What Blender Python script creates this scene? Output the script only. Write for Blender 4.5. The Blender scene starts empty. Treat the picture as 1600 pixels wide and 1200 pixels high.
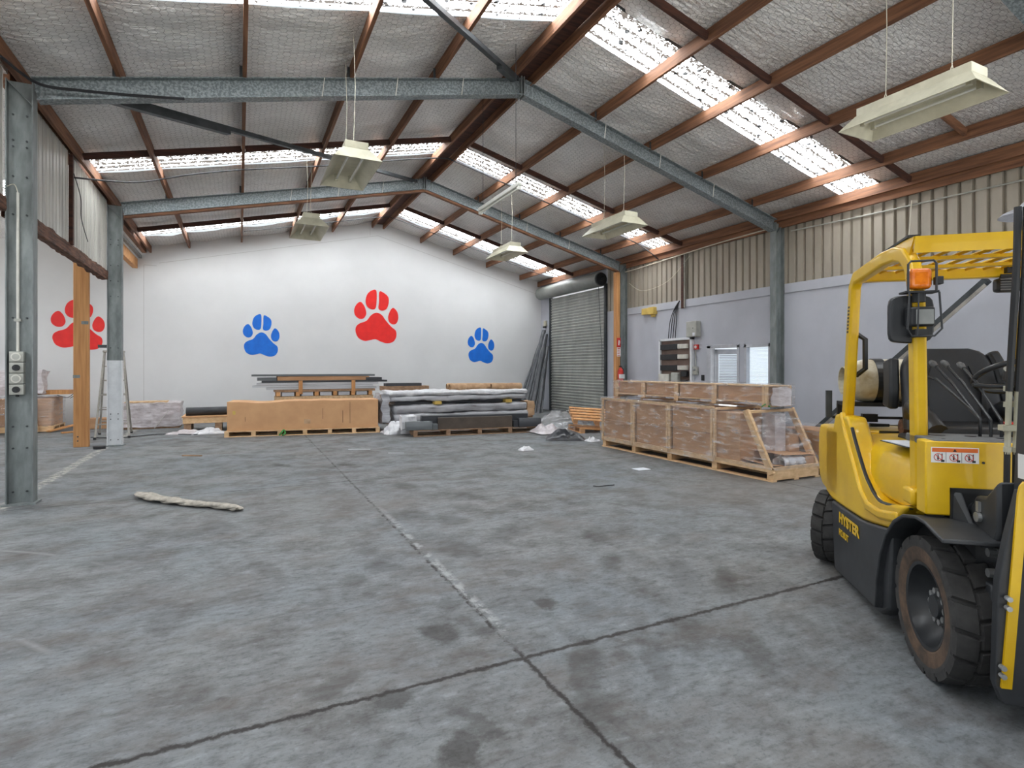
import bpy, bmesh, math, random
from mathutils import Vector, Matrix, Euler, noise as mnoise
R = math.radians
random.seed(7)
scene = bpy.context.scene
col = scene.collection

# ------------------------------------------------------------------ camera, sky, exposure
cd = bpy.data.cameras.new('camera')
cam = bpy.data.objects.new('camera', cd); col.objects.link(cam)
cam.location = (0, 0, 1.5)
cam.rotation_euler = (R(90), 0, -0.4545)
cd.sensor_width = 36.0
cd.lens = 871.5 / 1600 * 36.0
cd.shift_y = -24 / 1600
cd.clip_start = 0.05
scene.camera = cam
w = bpy.data.worlds.new('sky'); scene.world = w; w.use_nodes = True
bg = w.node_tree.nodes['Background']
bg.inputs['Color'].default_value = (0.86, 0.93, 1.0, 1)
bg.inputs['Strength'].default_value = 0.85
# sun added over the yard behind the photographer, its bounce brightens the ceiling; under the roof it only reaches the floor strip inside the open front
sd = bpy.data.lights.new('sun', 'SUN'); sd.energy = 14.0; sd.angle = R(1.5); sd.color = (1.0, 0.97, 0.93)
sun = bpy.data.objects.new('sun', sd); col.objects.link(sun)
sun.rotation_euler = Vector((0.10, 0.46, -0.88)).to_track_quat('-Z', 'Y').to_euler()
vs = scene.view_settings
scene.display_settings.display_device = 'sRGB'
vs.view_transform = 'Standard'; vs.look = 'None'; vs.gamma = 1.0; vs.use_curve_mapping = False
vs.exposure = 0.34
SKYLIGHT = 22.5
scene.cycles.max_bounces = 10
scene.cycles.diffuse_bounces = 8
scene.cycles.transparent_max_bounces = 16
scene.cycles.sample_clamp_indirect = 6.0
scene.cycles.caustics_reflective = False
scene.cycles.caustics_refractive = False

# ------------------------------------------------------------------ materials
def nodes(m):
    m.use_nodes = True
    nt = m.node_tree
    return nt, nt.nodes, nt.links, nt.nodes['Principled BSDF']

def rgb(r, g, b):
    f = lambda c: (c/255/12.92) if c/255 <= 0.04045 else ((c/255+0.055)/1.055)**2.4
    return (f(r), f(g), f(b), 1)

def mat(name, c1, c2=None, rough=0.6, metal=0.0, scale=(6, 6, 6), detail=6, bump=0.0, bscale=None, lo=0.35, hi=0.65, spec=0.5, coat=0.0):
    m = bpy.data.materials.new(name)
    nt, N, L, b = nodes(m)
    b.inputs['Roughness'].default_value = rough
    b.inputs['Metallic'].default_value = metal
    b.inputs['Specular IOR Level'].default_value = spec
    b.inputs['Coat Weight'].default_value = coat
    b.inputs['Base Color'].default_value = c1
    if c2 is None and not bump:
        c2 = tuple(x*0.88 for x in c1[:3])+(1,)
    tc = N.new('ShaderNodeTexCoord')
    mp = N.new('ShaderNodeMapping'); mp.inputs['Scale'].default_value = scale
    L.new(tc.outputs['Object'], mp.inputs['Vector'])
    n = N.new('ShaderNodeTexNoise'); n.inputs['Scale'].default_value = 1; n.inputs['Detail'].default_value = detail
    n.inputs['Roughness'].default_value = 0.6
    L.new(mp.outputs[0], n.inputs['Vector'])
    if c2 is not None:
        r = N.new('ShaderNodeValToRGB')
        r.color_ramp.elements[0].position = lo; r.color_ramp.elements[0].color = c1
        r.color_ramp.elements[1].position = hi; r.color_ramp.elements[1].color = c2
        L.new(n.outputs['Fac'], r.inputs[0]); L.new(r.outputs[0], b.inputs['Base Color'])
    if bump:
        bn = N.new('ShaderNodeBump'); bn.inputs['Strength'].default_value = bump; bn.inputs['Distance'].default_value = 0.02
        if bscale:
            n2 = N.new('ShaderNodeTexNoise'); n2.inputs['Scale'].default_value = bscale; n2.inputs['Detail'].default_value = 5
            L.new(tc.outputs['Object'], n2.inputs['Vector']); L.new(n2.outputs['Fac'], bn.inputs['Height'])
        else:
            L.new(n.outputs['Fac'], bn.inputs['Height'])
        L.new(bn.outputs[0], b.inputs['Normal'])
    return m

M = {}
M['timber_y'] = mat('timber_along_y', rgb(142, 99, 70), rgb(94, 61, 43), 0.75, scale=(22, 1.2, 22))
M['timber_x'] = mat('timber_along_x', rgb(142, 99, 70), rgb(94, 61, 43), 0.75, scale=(1.2, 22, 22))
M['timber_dark'] = mat('timber_dark', rgb(84, 50, 38), rgb(52, 32, 26), 0.8, scale=(2, 22, 22))
M['timber_z'] = mat('timber_post', rgb(206, 152, 98), rgb(176, 122, 74), 0.75, scale=(22, 22, 1.0))
M['timber_rough'] = mat('timber_rough', rgb(120, 84, 66), rgb(62, 44, 36), 0.9, scale=(30, 3, 30), bump=0.6)
M['timber_pale'] = mat('timber_pale', rgb(214, 184, 146), rgb(186, 152, 112), 0.75, scale=(14, 14, 14))
M['galv'] = mat('galvanised_steel', rgb(108, 116, 119), rgb(148, 156, 158), 0.45, 0.4, scale=(34, 34, 34), detail=3, lo=0.44, hi=0.58)
M['galv_dull'] = mat('galvanised_dull', rgb(112, 118, 118), rgb(140, 146, 145), 0.55, 0.35, scale=(9, 9, 3), detail=5)
M['steel_dark'] = mat('dark_steel', rgb(78, 82, 84), rgb(58, 62, 64), 0.5, 0.5)
M['painted_white'] = mat('white_painted_steel', rgb(226, 228, 230), rgb(206, 208, 210), 0.5, scale=(4, 4, 4))
M['white_plastic'] = mat('white_plastic', rgb(214, 212, 202), rgb(196, 194, 186), 0.4)
M['grey_plastic'] = mat('grey_plastic', rgb(176, 176, 168), rgb(158, 158, 150), 0.45)
M['cream'] = mat('cream_enamel', rgb(206, 202, 180), rgb(184, 180, 158), 0.45, scale=(5, 5, 5))
M['cream_in'] = mat('cream_reflector', rgb(190, 186, 164), rgb(168, 164, 144), 0.5, scale=(5, 5, 5))
M['tube'] = mat('fluorescent_tube', rgb(226, 226, 218), None, 0.3)
M['black'] = mat('black_plastic', rgb(34, 35, 37), rgb(24, 25, 27), 0.5, scale=(8, 8, 8))
M['black_sat'] = mat('black_satin', rgb(42, 44, 47), rgb(30, 32, 35), 0.38, scale=(5, 5, 5))
M['cable'] = mat('black_cable', rgb(30, 30, 34), None, 0.6)
M['white_cable'] = mat('pale_cable', rgb(214, 208, 190), None, 0.6)
M['fl_yellow'] = mat('forklift_yellow', rgb(226, 184, 22), rgb(208, 164, 16), 0.32, scale=(3, 3, 3), spec=0.4, coat=0.15)
M['fl_dark'] = mat('forklift_charcoal', rgb(52, 54, 57), rgb(38, 40, 43), 0.5, scale=(5, 5, 5))
M['fl_grey'] = mat('console_grey', rgb(104, 105, 106), rgb(86, 87, 88), 0.6)
M['tyre'] = mat('tyre_rubber', rgb(58, 57, 56), rgb(44, 43, 43), 0.85, scale=(20, 20, 20))
M['tyre_dust'] = mat('dusty_sidewall', rgb(98, 78, 62), rgb(62, 51, 43), 0.9, scale=(12, 12, 12))
M['seat'] = mat('seat_vinyl', rgb(44, 45, 48), rgb(34, 35, 38), 0.42, scale=(4, 4, 4))
M['chrome'] = mat('bright_metal', rgb(176, 178, 178), rgb(140, 142, 142), 0.35, 0.6)
M['amber'] = mat('amber_lens', rgb(236, 128, 16), rgb(214, 104, 12), 0.2, scale=(30, 30, 30), coat=0.5)
M['lamp_glass'] = mat('lamp_lens', rgb(150, 152, 150), rgb(128, 130, 128), 0.15, scale=(30, 4, 4))
M['lpg'] = mat('gas_bottle_paint', rgb(198, 192, 172), rgb(150, 132, 98), 0.5, scale=(5, 7, 9), lo=0.45, hi=0.72)
M['red'] = mat('red_plastic', rgb(206, 48, 38), rgb(180, 40, 32), 0.45)
M['paper'] = mat('white_paper', rgb(226, 230, 236), rgb(212, 216, 224), 0.6)
M['label_white'] = mat('label_white', rgb(230, 230, 228), None, 0.5)
M['label_orange'] = mat('label_orange', rgb(226, 110, 40), None, 0.5)
M['label_black'] = mat('label_black', rgb(34, 32, 32), None, 0.5)
M['card'] = mat('cardboard', rgb(208, 162, 118), rgb(196, 150, 108), 0.85, scale=(2.5, 2.5, 2.5))
M['card_dark'] = mat('cardboard_crate', rgb(188, 146, 108), rgb(164, 124, 90), 0.8, scale=(1.5, 1.5, 5))
M['pallet'] = mat('pallet_wood', rgb(224, 190, 148), rgb(198, 162, 120), 0.8, scale=(8, 8, 14))
M['pallet_old'] = mat('old_pallet_wood', rgb(168, 136, 108), rgb(132, 104, 80), 0.85, scale=(8, 8, 14))
M['orange_wood'] = mat('fresh_pine', rgb(212, 160, 106), rgb(184, 130, 80), 0.75, scale=(9, 9, 9))
M['grey_wrap'] = mat('grey_wrapping', rgb(184, 184, 188), rgb(150, 150, 154), 0.4, scale=(1.6, 12, 18), bump=0.5, bscale=9)
M['pale_wrap'] = mat('pale_wrapping', rgb(212, 206, 208), rgb(176, 166, 166), 0.35, scale=(5, 5, 18), bump=0.7, bscale=8)
M['white_wrap'] = mat('white_film', rgb(232, 232, 234), rgb(206, 206, 210), 0.35, scale=(8, 8, 8), bump=0.5, bscale=14)
M['kraft'] = mat('kraft_paper', rgb(198, 164, 130), rgb(170, 136, 102), 0.8, scale=(8, 8, 8), bump=0.3)
M['profile_grey'] = mat('grey_profile', rgb(108, 112, 114), rgb(88, 92, 94), 0.4, 0.3, scale=(1, 14, 14))
M['profile_light'] = mat('light_profile', rgb(196, 198, 202), rgb(172, 174, 178), 0.35, 0.2, scale=(1, 14, 14))
M['profile_dark'] = mat('charcoal_profile', rgb(66, 68, 72), rgb(52, 54, 58), 0.4, 0.2, scale=(1, 10, 10))
M['profile_brown'] = mat('brown_panel', rgb(92, 80, 70), rgb(74, 64, 56), 0.5, scale=(3, 3, 3))
M['tarp_dark'] = mat('dark_sheet', rgb(98, 100, 104), rgb(62, 64, 68), 0.35, scale=(9, 9, 2), bump=0.4, bscale=10)
M['black_bag'] = mat('black_polythene', rgb(48, 49, 54), rgb(34, 35, 39), 0.3, scale=(6, 6, 6), bump=0.4, bscale=12)
M['rag'] = mat('beige_cloth', rgb(186, 178, 166), rgb(150, 144, 134), 0.9, scale=(14, 14, 14), bump=0.4)
M['alu'] = mat('aluminium', rgb(172, 168, 160), rgb(140, 136, 128), 0.45, 0.4)
M['shutter'] = mat('shutter_steel', rgb(172, 174, 168), rgb(150, 152, 147), 0.5, 0.15, scale=(3, 3, 1))
M['drum'] = mat('shutter_drum', rgb(140, 142, 138), rgb(122, 124, 120), 0.5, 0.2, scale=(2, 2, 2))
M['board_brown'] = mat('switchboard_panel', rgb(112, 92, 82), rgb(92, 74, 66), 0.6, scale=(4, 4, 4))
M['yellow_box'] = mat('aged_yellow_plastic', rgb(214, 184, 96), rgb(196, 164, 80), 0.5)
M['frame_grey'] = mat('grey_frame_paint', rgb(188, 190, 196), rgb(172, 174, 180), 0.5)
M['green'] = mat('green_strap', rgb(64, 150, 70), None, 0.5)
M['red_paint'] = mat('red_wall_paint', rgb(232, 30, 24), rgb(220, 24, 20), 0.55, scale=(5, 5, 5))
M['blue_paint'] = mat('blue_wall_paint', rgb(0, 108, 208), rgb(0, 98, 196), 0.55, scale=(5, 5, 5))
M['clad'] = mat('corrugated_cladding', rgb(176, 168, 154), rgb(150, 142, 129), 0.6, 0.1, scale=(1.2, 1.2, 0.35))
M['clad_light'] = mat('pale_cladding', rgb(206, 204, 196), rgb(170, 168, 162), 0.5, 0.1, scale=(5, 5, 0.7))
M['wall_white'] = mat('white_wall_paint', rgb(216, 216, 216), rgb(207, 207, 207), 0.75, scale=(0.5, 0.5, 0.5), detail=5)
M['wall_grey'] = mat('grey_wall_paint', rgb(186, 188, 196), rgb(172, 174, 182), 0.7, scale=(0.7, 0.7, 0.5), detail=6)
M['backlit'] = mat('backlit_blind', rgb(232, 236, 242), rgb(222, 228, 236), 0.6)
M['backlit'].node_tree.nodes['Principled BSDF'].inputs['Emission Color'].default_value = (.86, .92, 1, 1)
M['backlit'].node_tree.nodes['Principled BSDF'].inputs['Emission Strength'].default_value = 0.42
M['yard'] = mat('yard_concrete', rgb(190, 190, 188), rgb(160, 160, 158), 0.9, scale=(0.5, 0.5, 0.5))
M['seam'] = mat('wall_seam', rgb(188, 186, 184), None, 0.8)

def film_mat():
    m = bpy.data.materials.new('stretch_film'); nt, N, L, b = nodes(m)
    out = N['Material Output']
    tr = N.new('ShaderNodeBsdfTransparent'); tr.inputs[0].default_value = (0.96, 0.96, 0.97, 1)
    gl = N.new('ShaderNodeBsdfGlossy'); gl.inputs['Roughness'].default_value = 0.12
    df = N.new('ShaderNodeBsdfDiffuse'); df.inputs[0].default_value = (0.85, 0.85, 0.86, 1)
    tc = N.new('ShaderNodeTexCoord'); mp = N.new('ShaderNodeMapping'); mp.inputs['Scale'].default_value = (3, 3, 14)
    n = N.new('ShaderNodeTexNoise'); n.inputs['Scale'].default_value = 1.4; n.inputs['Detail'].default_value = 6
    L.new(tc.outputs['Object'], mp.inputs['Vector']); L.new(mp.outputs[0], n.inputs['Vector'])
    bn = N.new('ShaderNodeBump'); bn.inputs['Strength'].default_value = 1.0; bn.inputs['Distance'].default_value = 0.03
    L.new(n.outputs['Fac'], bn.inputs['Height']); L.new(bn.outputs[0], gl.inputs['Normal'])
    r = N.new('ShaderNodeMapRange'); r.inputs['From Min'].default_value = 0.5; r.inputs['From Max'].default_value = 0.85
    r.inputs['To Min'].default_value = 0.03; r.inputs['To Max'].default_value = 0.6
    L.new(n.outputs['Fac'], r.inputs['Value'])
    a = N.new('ShaderNodeMixShader'); a.inputs[0].default_value = 0.10
    L.new(tr.outputs[0], a.inputs[1]); L.new(gl.outputs[0], a.inputs[2])
    c = N.new('ShaderNodeMixShader'); L.new(r.outputs[0], c.inputs[0]); L.new(a.outputs[0], c.inputs[1]); L.new(df.outputs[0], c.inputs[2])
    L.new(c.outputs[0], out.inputs['Surface'])
    return m
M['film'] = film_mat()

def glass_mat():
    m = bpy.data.materials.new('window_glass'); nt, N, L, b = nodes(m)
    tr = N.new('ShaderNodeBsdfTransparent'); tr.inputs[0].default_value = (0.93, 0.95, 0.96, 1)
    gl = N.new('ShaderNodeBsdfGlossy'); gl.inputs['Roughness'].default_value = 0.03
    a = N.new('ShaderNodeMixShader'); a.inputs[0].default_value = 0.07
    L.new(tr.outputs[0], a.inputs[1]); L.new(gl.outputs[0], a.inputs[2]); L.new(a.outputs[0], N['Material Output'].inputs['Surface'])
    return m
M['glass'] = glass_mat()

def skylight_mat():
    m = bpy.data.materials.new('translucent_roof_sheet'); nt, N, L, b = nodes(m)
    tc = N.new('ShaderNodeTexCoord')
    mp = N.new('ShaderNodeMapping'); mp.inputs['Scale'].default_value = (1.0, 1.5, 1.0); L.new(tc.outputs['Object'], mp.inputs['Vector'])
    n1 = N.new('ShaderNodeTexNoise'); n1.inputs['Scale'].default_value = 24; n1.inputs['Detail'].default_value = 5; n1.inputs['Roughness'].default_value = 0.62
    L.new(mp.outputs[0], n1.inputs['Vector'])
    # dirt gathers along bands running down the sheet
    wv = N.new('ShaderNodeTexWave'); wv.wave_type = 'BANDS'; wv.bands_direction = 'Y'; wv.inputs['Scale'].default_value = 1.65
    wv.inputs['Distortion'].default_value = 0.5; L.new(tc.outputs['Object'], wv.inputs['Vector'])
    ad = N.new('ShaderNodeMath'); ad.operation = 'MULTIPLY_ADD'; ad.inputs[1].default_value = 0.22
    L.new(wv.outputs['Fac'], ad.inputs[0]); L.new(n1.outputs['Fac'], ad.inputs[2])
    r = N.new('ShaderNodeValToRGB')
    r.color_ramp.elements[0].position = 0.57; r.color_ramp.elements[0].color = (0.93, 0.97, 1, 1)
    r.color_ramp.elements[1].position = 0.60; r.color_ramp.elements[1].color = (0.008, 0.0068, 0.0058, 1)
    L.new(ad.outputs[0], r.inputs[0])
    v = N.new('ShaderNodeTexVoronoi'); v.inputs['Scale'].default_value = 6.0; L.new(tc.outputs['Object'], v.inputs['Vector'])
    vr = N.new('ShaderNodeMapRange'); vr.inputs['From Min'].default_value = 0.19; vr.inputs['From Max'].default_value = 0.24
    vr.inputs['To Min'].default_value = 0.01; vr.inputs['To Max'].default_value = 1.0
    L.new(v.outputs['Distance'], vr.inputs['Value'])
    mu = N.new('ShaderNodeMix'); mu.data_type = 'RGBA'; mu.blend_type = 'MULTIPLY'; mu.inputs['Factor'].default_value = 1
    L.new(r.outputs[0], mu.inputs['A']); L.new(vr.outputs[0], mu.inputs['B'])
    L.new(mu.outputs['Result'], b.inputs['Emission Color'])
    L.new(mu.outputs['Result'], b.inputs['Base Color'])
    b.inputs['Emission Strength'].default_value = SKYLIGHT
    b.inputs['Roughness'].default_value = 0.5
    return m
M['skylight'] = skylight_mat()

def foil_mat():
    m = bpy.data.materials.new('foil_with_wire_netting'); nt, N, L, b = nodes(m)
    tc = N.new('ShaderNodeTexCoord')
    def math_(op, a=None, c=None, av=None, cv=None):
        x = N.new('ShaderNodeMath'); x.operation = op
        if a is not None: L.new(a, x.inputs[0])
        elif av is not None: x.inputs[0].default_value = av
        if c is not None: L.new(c, x.inputs[1])
        elif cv is not None: x.inputs[1].default_value = cv
        return x.outputs[0]
    nz = N.new('ShaderNodeTexNoise'); nz.inputs['Scale'].default_value = 3.5; nz.inputs['Detail'].default_value = 3
    L.new(tc.outputs['Object'], nz.inputs['Vector'])
    mixv = N.new('ShaderNodeVectorMath'); mixv.operation = 'MULTIPLY_ADD'
    L.new(nz.outputs['Color'], mixv.inputs[0]); mixv.inputs[1].default_value = (0.09, 0.09, 0); L.new(tc.outputs['Object'], mixv.inputs[2])
    sp = N.new('ShaderNodeSeparateXYZ'); L.new(mixv.outputs[0], sp.inputs[0])
    S = 0.085
    x = math_('DIVIDE', sp.outputs[1], None, None, S); y = math_('DIVIDE', sp.outputs[0], None, None, S)
    q = 1.7320508
    def cell(ox, oy):
        cx = math_('SUBTRACT', math_('FLOORED_MODULO', math_('ADD', x, None, None, ox), None, None, 1.0), None, None, 0.5)
        cy = math_('SUBTRACT', math_('FLOORED_MODULO', math_('ADD', y, None, None, oy), None, None, q), None, None, q/2)
        cx = math_('ABSOLUTE', cx); cy = math_('ABSOLUTE', cy)
        return math_('MAXIMUM', cx, math_('ADD', math_('MULTIPLY', cx, None, None, 0.5), math_('MULTIPLY', cy, None, None, q/2)))
    d = math_('MINIMUM', cell(0, 0), cell(0.5, q/2))
    edge = N.new('ShaderNodeMapRange'); edge.inputs['From Min'].default_value = 0.472; edge.inputs['From Max'].default_value = 0.49
    L.new(d, edge.inputs['Value'])
    n2 = N.new('ShaderNodeTexNoise'); n2.inputs['Scale'].default_value = 1.6; n2.inputs['Detail'].default_value = 8; n2.inputs['Roughness'].default_value = 0.65
    L.new(tc.outputs['Object'], n2.inputs['Vector'])
    r = N.new('ShaderNodeValToRGB'); r.color_ramp.elements[0].position = 0.3; r.color_ramp.elements[1].position = 0.7
    r.color_ramp.elements[0].color = rgb(232, 230, 228); r.color_ramp.elements[1].color = rgb(252, 251, 249)
    L.new(n2.outputs['Fac'], r.inputs[0])
    mx = N.new('ShaderNodeMix'); mx.data_type = 'RGBA'; L.new(edge.outputs[0], mx.inputs['Factor'])
    L.new(r.outputs[0], mx.inputs['A']); mx.inputs['B'].default_value = rgb(112, 108, 105)
    L.new(mx.outputs['Result'], b.inputs['Base Color'])
    b.inputs['Metallic'].default_value = 0.4; b.inputs['Roughness'].default_value = 0.34
    mp = N.new('ShaderNodeMapping'); mp.inputs['Scale'].default_value = (2.0, 5.0, 2.0); L.new(tc.outputs['Object'], mp.inputs['Vector'])
    n3 = N.new('ShaderNodeTexNoise'); n3.inputs['Scale'].default_value = 3.0; n3.inputs['Detail'].default_value = 6; n3.inputs['Roughness'].default_value = 0.62
    L.new(mp.outputs[0], n3.inputs['Vector'])
    bn = N.new('ShaderNodeBump'); bn.inputs['Strength'].default_value = 0.9; bn.inputs['Distance'].default_value = 0.11
    L.new(n3.outputs['Fac'], bn.inputs['Height']); L.new(bn.outputs[0], b.inputs['Normal'])
    return m
M['foil'] = foil_mat()

def floor_mat():
    m = bpy.data.materials.new('worn_concrete'); nt, N, L, b = nodes(m)
    geo = N.new('ShaderNodeNewGeometry'); P = geo.outputs['Position']
    def math_(op, a, c, clamp=False):
        x = N.new('ShaderNodeMath'); x.operation = op; x.use_clamp = clamp
        for i, v in enumerate((a, c)):
            if v is None: continue
            if isinstance(v, (int, float)): x.inputs[i].default_value = v
            else: L.new(v, x.inputs[i])
        return x.outputs[0]
    def noise(scale, detail=6, rough=0.6, sc=(1, 1, 1), rot=0):
        mp = N.new('ShaderNodeMapping'); mp.inputs['Scale'].default_value = sc; mp.inputs['Rotation'].default_value = (0, 0, rot)
        L.new(P, mp.inputs['Vector'])
        n = N.new('ShaderNodeTexNoise'); n.inputs['Scale'].default_value = scale; n.inputs['Detail'].default_value = detail; n.inputs['Roughness'].default_value = rough
        L.new(mp.outputs[0], n.inputs['Vector']); return n
    def mixc(f, a, c):
        x = N.new('ShaderNodeMix'); x.data_type = 'RGBA'
        L.new(f, x.inputs['Factor'])
        for k, v in (('A', a), ('B', c)):
            if isinstance(v, tuple): x.inputs[k].default_value = v
            else: L.new(v, x.inputs[k])
        return x.outputs['Result']
    def mr(v, a, c, lo=0.0, hi=1.0):
        x = N.new('ShaderNodeMapRange'); x.inputs['From Min'].default_value = a; x.inputs['From Max'].default_value = c
        x.inputs['To Min'].default_value = lo; x.inputs['To Max'].default_value = hi; L.new(v, x.inputs['Value']); return x.outputs[0]
    n1 = noise(0.55, 8, 0.62); n2 = noise(2.3, 8, 0.68); n3 = noise(9, 8, 0.7, (1, 2.2, 1), 0.4); n4 = noise(40, 4, 0.7)
    base = mixc(mr(n1.outputs['Fac'], .35, .65), rgb(139, 146, 151), rgb(150, 151, 150))
    base = mixc(mr(n2.outputs['Fac'], .46, .68, 0, .85), base, rgb(104, 101, 99))
    base = mixc(mr(n3.outputs['Fac'], .5, .7, 0, .75), base, rgb(84, 84, 85))
    base = mixc(mr(n3.outputs['Fac'], .45, .25, 0, .75), base, rgb(176, 182, 185))
    base = mixc(mr(n4.outputs['Fac'], .52, .7, 0, .45), base, rgb(74, 74, 76))
    n5 = noise(1.15, 9, 0.72, (1, 1.7, 1), -.5)
    base = mixc(mr(n5.outputs['Fac'], .5, .66, 0, .6), base, rgb(112, 102, 95))
    n6 = noise(3.2, 10, 0.78, (.35, 3.2, 1), .25)
    base = mixc(mr(n6.outputs['Fac'], .58, .70, 0, .45), base, rgb(70, 70, 72))
    base = mixc(mr(n6.outputs['Fac'], .42, .30, 0, .3), base, rgb(184, 189, 191))
    # a browner worn area near the crate and forklift
    def blob(cx, cy, rx, ry, rot, k0=0.55, k1=1.0):
        mp = N.new('ShaderNodeMapping'); mp.vector_type = 'TEXTURE'
        mp.inputs['Location'].default_value = (cx, cy, 0); mp.inputs['Rotation'].default_value = (0, 0, rot); mp.inputs['Scale'].default_value = (rx, ry, 1)
        L.new(warp, mp.inputs['Vector'])
        ln = N.new('ShaderNodeVectorMath'); ln.operation = 'LENGTH'; L.new(mp.outputs[0], ln.inputs[0])
        return mr(ln.outputs['Value'], k1, k0)
    wn = noise(6, 8, 0.72)
    wv = N.new('ShaderNodeVectorMath'); wv.operation = 'MULTIPLY_ADD'; L.new(wn.outputs['Color'], wv.inputs[0]); wv.inputs[1].default_value = (.26, .26, 0); L.new(P, wv.inputs[2])
    wo = N.new('ShaderNodeVectorMath'); wo.operation = 'ADD'; L.new(wv.outputs[0], wo.inputs[0]); wo.inputs[1].default_value = (-.13, -.13, 0)
    warp = wo.outputs[0]
    brown = math_('MAXIMUM', math_('MULTIPLY', blob(6.2, 5.0, 2.6, 1.6, 0.2, 0, 1), .55), math_('MULTIPLY', blob(1.0, 6.5, 1.4, 1.2, 0, 0, 1), .3))
    base = mixc(brown, base, rgb(136, 126, 116))
    dark = None
    blobs = [(.79, 2.06, .16, .10, .9, .85), (.62, 2.52, .15, .09, .3, .75), (1.03, 3.02, .11, .16, .2, .8), (.40, 2.75, .2, .10, .4, .5),
             (1.40, 2.05, .28, .12, 1.1, .4), (1.28, 2.92, .12, .08, .3, .55), (1.75, 3.10, .10, .08, 0, .75), (.97, 4.23, .14, .2, .6, .5),
             (.94, 4.62, .13, .16, .4, .5), (.73, 4.05, .12, .14, 0, .5), (1.8, 3.66, .1, .09, 0, .55), (1.64, 4.32, .2, .3, .4, .5), (1.2, 3.35, .1, .12, 0, .5),
             (.58, 9.35, .10, .28, .5, .85), (1.5, 8.95, .12, .2, .8, .7), (1.6, 8.7, .12, .1, 0, .7), (1.95, 2.9, .25, .1, 1.2, .35), (2.2, 4.6, .4, .15, .9, .45),
             (2.9, 4.2, .4, .14, 1.0, .45), (3.4, 3.8, .3, .12, .7, .4), (2.4, 6.2, .3, .35, .3, .35), (2.3, 2.4, .3, .1, .9, .3), (1.9, 5.2, .16, .25, .2, .5), (2.9, 3.1, .4, .14, .9, .4),
             (.2, 4.5, .1, .35, .3, .4), (1.55, 2.35, .34, .10, .95, .55), (1.9, 2.2, .3, .08, 1.0, .4), (1.62, 5.6, .16, .22, .4, .5), (2.2, 5.7, .2, .14, .2, .45), (2.6, 3.55, .3, .09, .9, .5), (3.1, 2.9, .35, .10, .8, .45), (3.3, 5.2, .35, .12, .4, .4), (1.9, 7.0, .2, .25, .2, .45), (2.9, 7.2, .4, .16, .3, .35), (-.2, 6.0, .15, .45, .2, .4), (-.9, 5.3, .3, .2, .5, .3), (1.7, 2.6, .07, .06, 0, .6), (2.45, 2.05, .3, .08, .9, .35), (-.4, 3.9, .12, .3, 0, .3), (.9, 2.2, .06, .2, .4, .5), (2.55, 5.4, .5, .12, .6, .35)]
    for cx, cy, rx, ry, ro, st in blobs:
        f = math_('MULTIPLY', blob(cx, cy, rx, ry, ro), st)
        dark = f if dark is None else math_('MAXIMUM', dark, f)
    dark = math_('MULTIPLY', dark, mr(n4.outputs['Fac'], .3, .6, 1.0, .75))
    base = mixc(dark, base, rgb(60, 55, 52))
    # saw cut joints and the chipped white line between the columns
    sp = N.new('ShaderNodeSeparateXYZ'); L.new(P, sp.inputs[0])
    wob = noise(7, 6, 0.7)
    wb = math_('MULTIPLY', math_('SUBTRACT', wob.outputs['Fac'], .5), .035)
    jn = noise(14, 7, .75)
    wb = math_('ADD', wb, math_('MULTIPLY', math_('SUBTRACT', jn.outputs['Fac'], .5), .06))
    def joint(coord, at, wid):
        dd = math_('ABSOLUTE', math_('ADD', math_('SUBTRACT', coord, at), wb), None)
        return mr(dd, wid, wid*.35)
    jv = joint(sp.outputs[1], 2.57, .022)
    j = math_('MAXIMUM', jv, math_('MULTIPLY', joint(sp.outputs[0], 1.325, .02), math_('MAXIMUM', mr(jn.outputs['Fac'], .46, .56, .1, 1), mr(sp.outputs[1], 2.75, 2.6))))
    j = math_('MAXIMUM', j, math_('MULTIPLY', joint(sp.outputs[1], 7.64, .02), .7))
    j = math_('MAXIMUM', j, math_('MULTIPLY', joint(sp.outputs[1], 12.8, .02), .6))
    j = math_('MAXIMUM', j, math_('MULTIPLY', joint(sp.outputs[0], 6.45, .02), .7))
    edge = mr(math_('ABSOLUTE', math_('SUBTRACT', sp.outputs[0], 1.36), None), .05, .01)
    edge = math_('MULTIPLY', edge, mr(noise(6, 7, .75).outputs['Fac'], .47, .54, 0, .75))
    edge = math_('MULTIPLY', edge, math_('MULTIPLY', mr(sp.outputs[1], 2.7, 3.0), mr(sp.outputs[1], 6.5, 5.0)))
    base = mixc(edge, base, rgb(196, 198, 198))
    base = mixc(j, base, rgb(56, 52, 50))
    wl = mr(math_('ABSOLUTE', math_('ADD', math_('SUBTRACT', sp.outputs[0], -2.30), math_('MULTIPLY', wb, 2.5)), None), .085, .05)
    wl = math_('MULTIPLY', wl, mr(noise(9, 6, .75).outputs['Fac'], .46, .54))
    base = mixc(wl, base, rgb(206, 202, 192))
    # thin pale scrape arcs on the painted floor
    for (cx, cy, rad) in ((-3.2, 2.2, 2.75), (-3.4, 3.4, 3.05), (-3.6, 1.6, 2.6)):
        vd = N.new('ShaderNodeVectorMath'); vd.operation = 'DISTANCE'; L.new(P, vd.inputs[0]); vd.inputs[1].default_value = (cx, cy, 0)
        a = mr(math_('ABSOLUTE', math_('SUBTRACT', vd.outputs['Value'], rad), None), .03, .004)
        a = math_('MULTIPLY', math_('MULTIPLY', a, mr(n2.outputs['Fac'], .45, .6, 0, .45)), mr(sp.outputs[0], -.5, -1.0))
        base = mixc(a, base, rgb(186, 188, 188))
    base = mixc(mr(n1.outputs['Fac'], -10, -9, 0.34, 0.34), base, (0, 0, 0, 1))
    L.new(base, b.inputs['Base Color'])
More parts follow.
